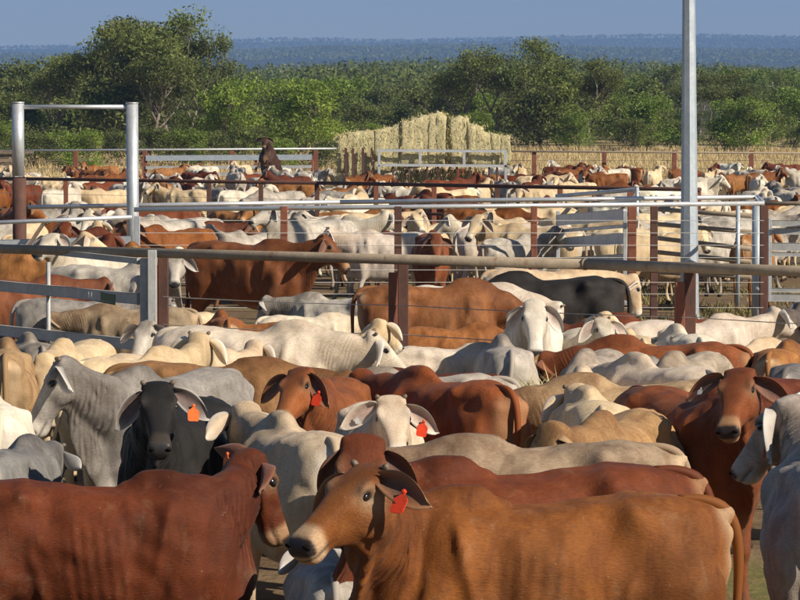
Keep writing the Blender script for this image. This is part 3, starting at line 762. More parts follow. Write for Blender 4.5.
M_SHINY = metal_mat('bright_galvanised_pipe', (.66, .67, .68), (.80, .80, .80), .38, .6)
M_DULL = metal_mat('weathered_pipe', (.24, .185, .13), (.35, .28, .20), .75, .05, (.17, .075, .035), .58, .72)
M_RHS = metal_mat('dull_zinc_rail', (.38, .385, .38), (.50, .50, .48), .6, .25, (.22, .16, .10), .62, .75)
M_RUST = metal_mat('rusty_steel', (.17, .055, .030), (.25, .085, .045), .85, 0, (.10, .035, .022), .5, .7)
M_DRUST = metal_mat('dark_rusty_steel', (.075, .034, .025), (.12, .05, .033), .85, 0, (.045, .024, .02), .5, .7)
M_POLE = metal_mat('light_pole_zinc', (.36, .41, .46), (.46, .51, .55), .55, .35)
M_WIRE = metal_mat('fence_wire', (.42, .38, .33), (.60, .57, .52), .5, .5)
M_WIREB = metal_mat('bright_fence_wire', (.75, .72, .66), (.85, .83, .78), .45, .3)
M_PAINT = metal_mat('green_number_plate', (.10, .13, .07), (.13, .16, .09), .6, 0)
M_WHITE = metal_mat('white_paint', (.74, .74, .72), (.8, .8, .78), .6, 0)
M_TIMBER = metal_mat('weathered_timber', (.15, .105, .075), (.24, .18, .13), .9, 0)
def pipe(name, p0, p1, r, mat, parent=None, n=12, sag=0):
    V, F = [], []; p0 = np.array(p0, float); p1 = np.array(p1, float); m = 2 if not sag else 9
    pts = [p0+(p1-p0)*i/(m-1)-np.array((0, 0, sag*4*(i/(m-1))*(1-i/(m-1)))) for i in range(m)]
    tube_geo(V, F, pts, [r]*m, n)
    me = bpy.data.meshes.new(name); me.from_pydata(V, [], F)
    if n > 5:
        smooth(me); k = [p.index for p in me.polygons if len(p.vertices) > 4]
        for i in k: me.polygons[i].use_smooth = False
    return obj(name, me, mat, parent)
def box(name, p0, p1, w, h, mat, parent=None, bevel=.006):
    """bar of section w (sideways) x h (up or along depth) from p0 to p1"""
    p0 = mathutils.Vector(p0); p1 = mathutils.Vector(p1); d = (p1-p0); L = d.length; d.normalize()
    up = mathutils.Vector((0, 0, 1)) if abs(d.z) < .9 else mathutils.Vector((0, 1, 0))
    sd = d.cross(up).normalized(); up = sd.cross(d).normalized()
    bm = bmesh.new(); bmesh.ops.create_cube(bm, size=1)
    for v in bm.verts: v.co = p0+d*(v.co.x+.5)*L+sd*v.co.y*w+up*v.co.z*h
    if bevel: bmesh.ops.bevel(bm, geom=bm.edges[:], offset=bevel, segments=1, affect='EDGES')
    bmesh.ops.recalc_face_normals(bm, faces=bm.faces[:])
    me = bpy.data.meshes.new(name); bm.to_mesh(me); bm.free()
    return obj(name, me, mat, parent)
def xyz(px, d, z): return (gx(px, d), d, z)

# front fence: weathered pipe rail, rusty posts, plain wires
def f1d(px): return 33.6-5.6*px/800
f1 = empty('pipe_rail_fence', (gx(400, f1d(400)), f1d(400), 0)); tag(f1, 'weathered pipe rail fence on rusty posts across the front pen', 'fence')
def loc(root, p): return tuple(np.array(p)-np.array(root.location))
H1 = 1.615
for a, b in ((-60, 585), (585, 900)):
    pipe('top_rail', loc(f1, xyz(a, f1d(a), H1)), loc(f1, xyz(b, f1d(b), H1)), .047, M_DULL, f1, 14)
pipe('rail_joint', loc(f1, xyz(583.5, f1d(583.5), H1)), loc(f1, xyz(586.5, f1d(586.5), H1)), .052, M_DULL, f1, 14)
for px in (159, 399, 686, 985):
    d = f1d(px); s_ = FPX/d
    box('post', loc(f1, xyz(px+4, d, -.2)), loc(f1, xyz(px+4, d, H1-.045)), .10, .10, M_DRUST, f1)  # shaded face of the post, its shade put into the darker colour
    box('post', loc(f1, xyz(px-6, d-.03, -.2)), loc(f1, xyz(px-6, d-.03, H1-.125)), .085, .095, M_RUST, f1)  # lit face of the same post, painted in lighter rust
for z in (.40, .66, .92, 1.19):
    for a, b in ((163, 403), (403, 690), (690, 960)):
        pipe('wire', loc(f1, xyz(a, f1d(a)-.10, z)), loc(f1, xyz(b, f1d(b)-.10, z)), .0045, M_WIRE, f1, 5, .012)

# farm gate at the left of the front fence
g = empty('farm_gate', (gx(146, 32.2), 32.2, 0)); tag(g, 'zinc box rail farm gate with small green number plate beside the rusty post', 'gate')
A = lambda px, py: loc(g, at(px, py, 32.1+(146-px)*.012))
for y0, y1, h in ((246, 261, .055), (286, 299, .105), (330, 345, .105)):
    box('rail', A(-40, y0-4), A(139, y1), .045, h, M_RHS, g)
box('rail', A(-40, 374), A(139, 390), .045, .105, M_RHS, g)
box('end_stile', A(144, 258), A(144, 420), .075, .11, M_RHS, g)
pipe('stay', A(48, 262), A(48, 400), .022, M_RHS, g)
gp = box('number_plate', loc(g, (gx(85, 32.75), 32.78, 1.195)), loc(g, (gx(115, 32.45), 32.42, 1.155)), .008, .10, M_PAINT, g, .002)
cu = bpy.data.curves.new('plate_text', 'FONT'); cu.body = 'H'; cu.size = .085; cu.extrude = .001; cu.align_x = 'CENTER'; cu.align_y = 'CENTER'
tx = bpy.data.objects.new('tmp', cu); COL.objects.link(tx); bpy.context.view_layer.update()
tme = bpy.data.meshes.new_from_object(tx.evaluated_get(bpy.context.evaluated_depsgraph_get())); bpy.data.objects.remove(tx)
to = obj('plate_letter', tme, M_WHITE, gp); to.location = loc(g, (gx(90, 32.7)-.0, 32.66, 1.19)); to.rotation_euler = (rad(90), 0, rad(-42))
box('post', A(152, 250), A(152, 432), .085, .085, M_RHS, g)

# second fence: two bright pipes, rusty posts, bright wires
D2 = 48.5; H2 = 1.745
f2 = empty('wire_lane_fence', (gx(450, D2), D2, 0)); tag(f2, 'lane fence with two bright galvanised pipes over rusty posts and wires', 'fence')
pipe('top_rail', loc(f2, at(134, 209.5, D2)), loc(f2, at(764, 203.2, D2+.6)), .034, M_SHINY, f2)
pipe('top_rail', loc(f2, at(28, 207, D2+2.5)), loc(f2, at(340, 202, D2+2.3)), .034, M_SHINY, f2)
pipe('top_rail', loc(f2, at(340, 202, D2+2.3)), loc(f2, at(757, 197, D2+2.0)), .034, M_SHINY, f2)
pipe('rail_sleeve', loc(f2, at(405, 201.2, D2+2.28)), loc(f2, at(419, 201.0, D2+2.27)), .039, M_DULL, f2)
pipe('end_bend', loc(f2, at(757, 197, D2+2.0)), loc(f2, at(764, 203.2, D2+.6)), .034, M_SHINY, f2)
pipe('top_rail', loc(f2, at(764, 203.2, D2+.6)), loc(f2, at(850, 203.4, D2+.6)), .03, M_DULL, f2)
for i, (px, m, w) in enumerate(((284, M_RUST, .10), (398, M_DRUST, .11), (534, M_RUST, .09), (632, M_RUST, .125), (654, M_DRUST, .105), (764, M_DRUST, .12))):
    d = D2+(.6 if px > 700 else .1); box('post', loc(f2, xyz(px, d, -.2)), loc(f2, xyz(px, d, H2-.02)), w, .10, m, f2)
pipe('post', loc(f2, xyz(757, D2+1.6, -.2)), loc(f2, xyz(757, D2+1.6, 1.7)), .075, M_POLE, f2)
for z in (.25, .45, .62, .80, .98, 1.16, 1.34, 1.52):
    for a, b in ((136, 284), (284, 398), (398, 534), (534, 632), (632, 764)):
        pipe('wire', loc(f2, xyz(a, D2+.02, z)), loc(f2, xyz(b, D2+.02, z)), .0042, M_WIREB, f2, 4)

# tall pipe gateway
fr = empty('tall_gateway', (gx(75, 50.5), 50.5, 0)); tag(fr, 'tall galvanised pipe gateway with crossbar standing above the cattle', 'gateway')
B = lambda px, py, d=50.5: loc(fr, at(px, py, d))
pipe('post', B(18.5, 176), B(18.5, 103.5), .093, M_GALV, fr, 16); pipe('post_cap', B(18.5, 103.5), B(18.5, 102), .098, M_GALV, fr, 16)
pipe('rusty_sleeve', B(19.5, 325), B(19.5, 178), .105, M_DRUST, fr, 16)
pipe('post', B(133, 322), B(132.5, 104), .093, M_GALV, fr, 16); pipe('post_cap', B(132.5, 104), B(132.5, 102.5), .098, M_GALV, fr, 16)
pipe('crossbar', B(18.5, 107), B(132.5, 107), .034, M_GALV, fr)
# drafting gate behind the farm gate
dg_ = empty('drafting_gate', (gx(60, 47), 47, 0)); tag(dg_, 'bright galvanised drafting gate with leaning diagonal brace inside tall gateway', 'gate')
G = lambda px, py, d=47.3: loc(dg_, at(px, py, d))
pipe('rail', G(-40, 224), G(132, 217), .03, M_SHINY, dg_)
box('rail', G(-40, 245), G(132, 239.5), .05, .11, M_GALV, dg_)
box('rail', G(-40, 275), G(132, 265), .05, .11, M_GALV, dg_)
box('rail', G(-40, 299), G(132, 290), .05, .09, M_GALV, dg_)
box('end_stile', G(137, 216), G(137, 326), .08, .06, M_GALV, dg_)
box('brace', G(3, 284, 47.1), G(43, 224, 47.1), .07, .05, M_TIMBER, dg_)
pipe('stay', G(64, 258, 47.45), G(64, 300, 47.45), .02, M_GALV, dg_)
box('rail', G(-40, 262, 52), G(18, 261, 52), .05, .10, M_GALV, dg_)

# open gate by the lane and the gates at its right end
og = empty('open_gate', (gx(627, 49.2), 49.2, 0)); tag(og, 'galvanised sheet rail gate standing open between the two rusty lane posts', 'gate')
O = lambda px, py, d: loc(og, at(px, py, d))
for y0, y1, h in ((220, 214.5, .17), (231, 226, .05), (243, 238, .16), (263, 259, .16), (283, 279, .15)):
    box('rail', O(558, y0, 52.6), O(625, y1, 49.4), .04, h, M_GALV, og)
for px, d in ((558, 52.65), (625, 49.3)): box('stile', O(px, 211, d), O(px, 305 if px > 600 else 296, d), .06, .06, M_GALV, og)
rg = empty('pipe_gate', (gx(705, 53.5), 53.5, 0)); tag(rg, 'rusty five rail pipe gate behind the galvanised light pole', 'gate')
for y0, y1 in ((209, 216), (224, 232), (238, 249), (252, 262), (272, 277)):
    pipe('rail', loc(rg, at(657, y0, 52)), loc(rg, at(752, y1, 51)), .035, M_DULL, rg)
pipe('stile', loc(rg, at(738, 205, 51)), loc(rg, at(738, 306, 51)), .034, M_POLE, rg)
eg = empty('yard_gate', (gx(790, 49.5), 49.5, 0)); tag(eg, 'wide dull zinc yard gate hung on the lane end post', 'gate')
for y, h in ((223, .09), (231, .09), (246.5, .12), (254, .06), (290, .06), (297.5, .11)):
    box('rail', loc(eg, at(771, y, 49.5)), loc(eg, at(870, y+1.5, 49.3)), .045, h, M_RHS, eg)
box('stile', loc(eg, at(770, 218, 49.5)), loc(eg, at(770, 302, 49.5)), .05, .05, M_GALV, eg)

# third fence: rusty pipe across the middle of the yards
def f3d(px): return 86-20*px/700
f3 = empty('rusty_pipe_fence', (gx(350, f3d(350)), f3d(350), 0)); tag(f3, 'thin rusty pipe fence on dark posts between crowded back pens', 'fence')
def z3(px): return CAMZ-(np.interp(px, (0, 700), (177.5, 189.5))-HORIZ)*f3d(px)/FPX
for a, b in ((-60, 318), (318, 700)):
    pipe('top_rail', loc(f3, xyz(a, f3d(a), z3(a))), loc(f3, xyz(b, f3d(b), z3(b))), .042, M_DRUST, f3, 10)
for px in (-10, 66, 137, 209, 261, 317, 376, 434, 497, 560, 630, 698):
    box('post', loc(f3, xyz(px, f3d(px), -.2)), loc(f3, xyz(px, f3d(px), z3(px)-.03)), .11, .10, M_DRUST if px % 2 else M_RUST, f3)
for z in (.5, .9, 1.3):
    pipe('wire', loc(f3, xyz(-60, f3d(-60), z)), loc(f3, xyz(700, f3d(700), z)), .005, M_WIRE, f3, 4)
pipe('mid_rail', loc(f3, xyz(376, f3d(376)-.1, 1.03)), loc(f3, xyz(497, f3d(497)-.1, 1.03)), .03, M_DRUST, f3)
sg = empty('swing_gate', (gx(600, 64), 64, 0)); tag(sg, 'pale galvanised gate top swung across behind the lane fence', 'gate')
for py in (192, 204, 216, 228):
    pipe('rail', loc(sg, at(557, py+4, 67)), loc(sg, at(637, py-2.5, 60)), .04, M_GALV, sg)
for px, d, y0 in ((557, 67.02, 194), (637, 59.98, 187)): pipe('stile', loc(sg, at(px, y0, d)), loc(sg, at(px, y0+50, d)), .035, M_GALV, sg)

# far fence
f4 = empty('far_boundary_fence', (gx(400, 185), 185, 0)); tag(f4, 'far boundary fence with rusty posts before the golden grass', 'fence')
pipe('top_rail', loc(f4, at(345, 150, 185)), loc(f4, at(840, 153.5, 182)), .055, M_DULL, f4, 8)
pipe('top_rail', loc(f4, at(-40, 151, 185)), loc(f4, at(345, 148.5, 185)), .055, M_GALV, f4, 8)
for px in (76, 145, 232, 316, 352, 440, 534, 604, 674, 751, 825):
    box('post', loc(f4, xyz(px, 184, -.2)), loc(f4, xyz(px, 184, 1.95)), .24, .2, M_RUST, f4)
for z in (.5, .95, 1.4):
    pipe('wire', loc(f4, xyz(-40, 184.3, z)), loc(f4, xyz(840, 184.3, z)), .012, M_DULL, f4, 4)
cr = empty('holding_crush', (gx(200, 172), 172, 0)); tag(cr, 'long zinc sided holding panel with grey rails beside the rearing bull', 'panel')
for y0, h, m in ((157.5, .28, M_POLE), (167, .16, M_RHS), (174, .16, M_RHS)):
    box('rail', loc(cr, at(146, y0+.5, 172)), loc(cr, at(312, y0-.5, 172)), .06, h, m, cr)
for px in (146, 200, 256, 312): box('post', loc(cr, xyz(px, 172.1, -.1)), loc(cr, xyz(px, 172.1, 1.7)), .14, .1, M_RUST, cr)
# timber stack
ts = empty('timber_stack', (gx(12, 183), 183, 0)); tag(ts, 'stack of old weathered planks against the far fence', 'timber stack')
Rt = random.Random(5)
for i in range(9):
    a = gx(-14+Rt.uniform(0, 8), 183); b = gx(22+Rt.uniform(0, 14), 183); z = .12+i*.22
    box('plank', loc(ts, (a, 182+Rt.uniform(-.25, .25), z)), loc(ts, (b, 182+Rt.uniform(-.25, .25), z)), .5, .17, M_TIMBER, ts, .01)

# light pole
lp = empty('light_pole', (gx(690, 50), 50, 0)); tag(lp, 'tall tapered octagonal galvanised light pole beside the lane', 'light pole')
V, F = [], []
tube_geo(V, F, [(0, 0, -.1), (-.03, 0, 4.6), (-.075, 0, 9)], [.144, .098, .06], 8)
me = bpy.data.meshes.new('shaft'); me.from_pydata(V, [], F); obj('shaft', me, M_POLE, lp)
pipe('base_plate', (0, 0, 0), (0, 0, .03), .24, M_GALV, lp, 8)

# utility poles and a shed roof far off in the trees
for px, py, d, lb in ((772, 96, 520, 'thin timber utility pole with crossarm beyond the scrub at the clearing'), (724, 78, 640, 'pale slender utility pole rising out of the wooded plain')):
    x = gx(px, d); z0 = land_z(x, d); z1 = at(px, py, d)[2]
    u = empty('utility_pole', (x, d, z0)); tag(u, lb, 'utility pole')
    pipe('shaft', (0, 0, -.2), (0, 0, max(5, z1-z0)), .14, M_WHITE, u, 8); h = max(5, z1-z0)
    box('crossarm', (-1.3, 0, h-.6), (1.3, 0, h-.6), .14, .16, M_WHITE, u)
for px, py, d, w in ((409, 113, 330, 1.9), (393, 117, 335, 1.1)):
    x = gx(px, d); u = empty('farm_shed', (x, d, land_z(x, d))); zt = at(px, py, d)[2]-land_z(x, d)
    tag(u, 'white shed roof glimpsed among trees above hay stack' if w > 1.5 else 'tiny white tank shed beside shed roof above hay stack', 'shed')
    box('wall', (-w/2, 0, zt*.45), (w/2, 0, zt*.45), 1.6, zt*.9, M_WHITE, u, .02); box('roof', (-w/2-.2, 0, zt*.94), (w/2+.2, 0, zt*.94), 2.1, .14, M_GALV, u, .02)

# ---------------------------------------------------------------- hay stack in its feeder
DH = 125; sH = FPX/DH
hs = empty('hay_stack', (gx(425, DH), DH, 0)); tag(hs, 'big ridge of sliced green-gold hay bales heaped in feeder', 'hay stack')
s = NT('baled_hay', .9); co = s.n('ShaderNodeNewGeometry').outputs['Position']
hn = s.noise(s.mapv(co, (1, 1, 1)), 15, 7, .8); hn2 = s.noise(s.mapv(co, (2, 2, 5)), 11, 5, .75); oi = s.n('ShaderNodeObjectInfo')
c = s.mix(s.rng(hn, .36, .64), (.32, .27, .12), (.78, .69, .44)); c = s.mix(s.rng(hn2, .5, .75, 0, .6), c, (.78, .73, .55))
c = s.mix(1, c, s.ramp(oi.outputs['Random'], [(0, (.90, .90, .84)), (1, (1.06, 1.04, 1.0))]), 'MULTIPLY')
s.col(c); s.b.inputs['Specular IOR Level'].default_value = .1; s.bump(s.mth('ADD', hn, hn2), .7, .06); M_HAY = s.m
prof = [(344, 136, 172), (352, 132, 178), (361, 131, 178), (370, 131, 176), (379, 130, 174), (388, 128, 172), (397, 125, 170), (406, 121, 168), (415, 118, 167), (424, 115.5, 166), (433, 113, 165), (440, 114, 165), (449, 128, 165), (456, 117.5, 165), (464, 118, 165), (472, 124.5, 165), (479, 126, 166), (487, 133, 166), (496, 135, 166), (505, 136, 164)]
rng = np.random.default_rng(21); SP = []
for i, (px, yt, yb) in enumerate(prof):
    x = gx(px, DH)-gx(425, DH); zt = at(px, yt, DH)[2]; zb = at(px, yb, DH)[2]; w = 9.0/sH*rng.uniform(1.3, 1.5); zt += rng.uniform(-.02, .02); nx = prof[min(i+1, len(prof)-1)][1]; pv_ = prof[max(i-1, 0)][1]; slope = -(nx-pv_)/2/sH; yo = rng.uniform(-.05, .05)+(.35 if px == 449 else 0); w *= .8 if px > 436 else 1
    bm = bmesh.new(); bmesh.ops.create_cube(bm, size=1); bmesh.ops.subdivide_edges(bm, edges=bm.edges[:], cuts=5, use_grid_fill=True)
    lean = (.10 if px < 442 else -.10)*rng.uniform(.4, 1.2)
    for v in bm.verts:
        a, b, cc = v.co
        rr = .98 if abs(a) > .45 else 1.0
        k = 1-.10*max(0, cc)**2*4*abs(b)
        n_ = mathutils.noise.noise((a*2+i*3.1, b*4, cc*5))*.045+mathutils.noise.noise((x*1.7+a, b*2, cc*3))*.05
        v.co = (x+a*w*rr+lean*(cc+.5)*(zt-zb)*.35+n_*.6, b*2.3*k*rr+n_+yo, zb+(cc+.5)*(zt-zb+slope*a*.8)+n_)
    me = bpy.data.meshes.new('bale_slab'); bm.to_mesh(me); bm.free(); smooth(me); obj('bale_slab', me, M_HAY, hs)
    for _ in range(45): SP.append((x+lean*(zt-zb)*.3+rng.uniform(-.5, .5)*w, -1.12+rng.normal(0, .1), zb+(zt-zb)*rng.random()))
    for _ in range(22): SP.append((x+lean*(zt-zb)*.35+rng.uniform(-.5, .5)*w, rng.uniform(-1.1, .6), zt-.02))
for _ in range(500): SP.append((gx(345, DH)-gx(425, DH)+rng.normal(0, .22), rng.uniform(-1.2, .6), rng.uniform(1.0, 2.9)))
SP = np.array(SP)
me = blade_mesh('loose_hay', SP, rng.uniform(.04, .16, len(SP))*np.where(rng.random(len(SP)) < .6, -1, 1), 1.0, .010, rng, 3); me.materials.append(M_HAYST); o = obj('loose_hay', me, None, hs); o['kind'] = 'stuff'
# hay pulled down behind the bars
SP = np.stack([rng.uniform(-1.0, 2.2, 900), rng.uniform(-.6, .4, 900), rng.uniform(.3, 1.5, 900)], 1)
me = blade_mesh('hanging_hay', SP, rng.uniform(-.5, .3, 900), .8, .018, rng, 4); me.materials.append(M_HAYST); o = obj('hanging_hay', me, None, hs); o['kind'] = 'stuff'
hf = empty('hay_feeder', (gx(440, DH-1.4), DH-1.4, 0)); tag(hf, 'galvanised feeder frame with rusty bars holding the hay stack', 'hay feeder')
Q = lambda px, py, dy=0: loc(hf, at(px, py, DH-1.4+dy))
box('rail', Q(377, 150.2), Q(507, 151.2), .08, .10, M_SHINY, hf); box('rail', Q(377, 164.8), Q(507, 165.8), .08, .10, M_SHINY, hf)
for px in (379, 420, 464, 505): box('upright', Q(px, 151, -.002), Q(px, 165, -.002), .10, .07, M_SHINY, hf)
box('leg', Q(379, 165), Q(379, 212), .10, .08, M_GALV, hf); box('leg', Q(505.5, 165), Q(505.5, 212), .10, .08, M_GALV, hf)
for px in (346, 353, 363, 372): box('bar', Q(px, 148, .1), Q(px, 212, .1), .09, .07, M_DRUST, hf)
for px in (393, 409, 427, 438, 457, 470, 489, 497): box('bar', Q(px, 165.5, .05), Q(px, 212, .05), .07, .06, M_DRUST, hf)
box('base_rail', Q(344, 190, .12), Q(507, 190, .12), .06, .10, M_DRUST, hf)
# heap of feed hay in the front pen
rng = np.random.default_rng(31); hh = empty('hay_heap', (gx(520, 24), 24, 0)); tag(hh, 'knee-deep heap of loose feed hay the front pen cattle eat from', 'hay heap')
bm = bmesh.new(); bmesh.ops.create_icosphere(bm, subdivisions=4, radius=1)
for v in bm.verts:
    n_ = mathutils.noise.noise((v.co.x*5, v.co.y*3, v.co.z*2)); n2_ = mathutils.noise.noise((v.co.x*1.9+7, 2, 0))
    v.co = (v.co.x*.72, v.co.y*.5+n_*.06, max(-.05, v.co.z*(.90+n2_*.22)+n_*.06))
me = bpy.data.meshes.new('pile'); bm.to_mesh(me); bm.free(); smooth(me); pl_ = obj('pile', me, M_HAY, hh)
SP = []
for v in me.vertices:
    if v.co.z > .2:
        for _ in range(5): SP.append((v.co.x+rng.normal(0, .03), v.co.y+rng.normal(0, .03), v.co.z-.03))
SP = np.array(SP)
me = blade_mesh('loose_hay', SP, rng.uniform(.04, .16, len(SP)), 1.8, .0035, rng, 3); me.materials.append(M_HAYST); o = obj('loose_hay', me, None, hh); o['kind'] = 'stuff'
# ---------------------------------------------------------------- the herd
# colours (real coat albedo)
DR = (.130, .028, .006); RD = (.165, .039, .010); OR = (.225, .074, .013); TN = (.36, .155, .045); BR = (.20, .085, .032); FW = (.42, .25, .11)
CR = (.68, .52, .32); WH = (.74, .66, .53); GW = (.56, .50, .42); GR = (.31, .28, .25); DG = (.13, .115, .105); BK = (.016, .014, .013); DB = (.05, .028, .02); GB = (.36, .26, .17)
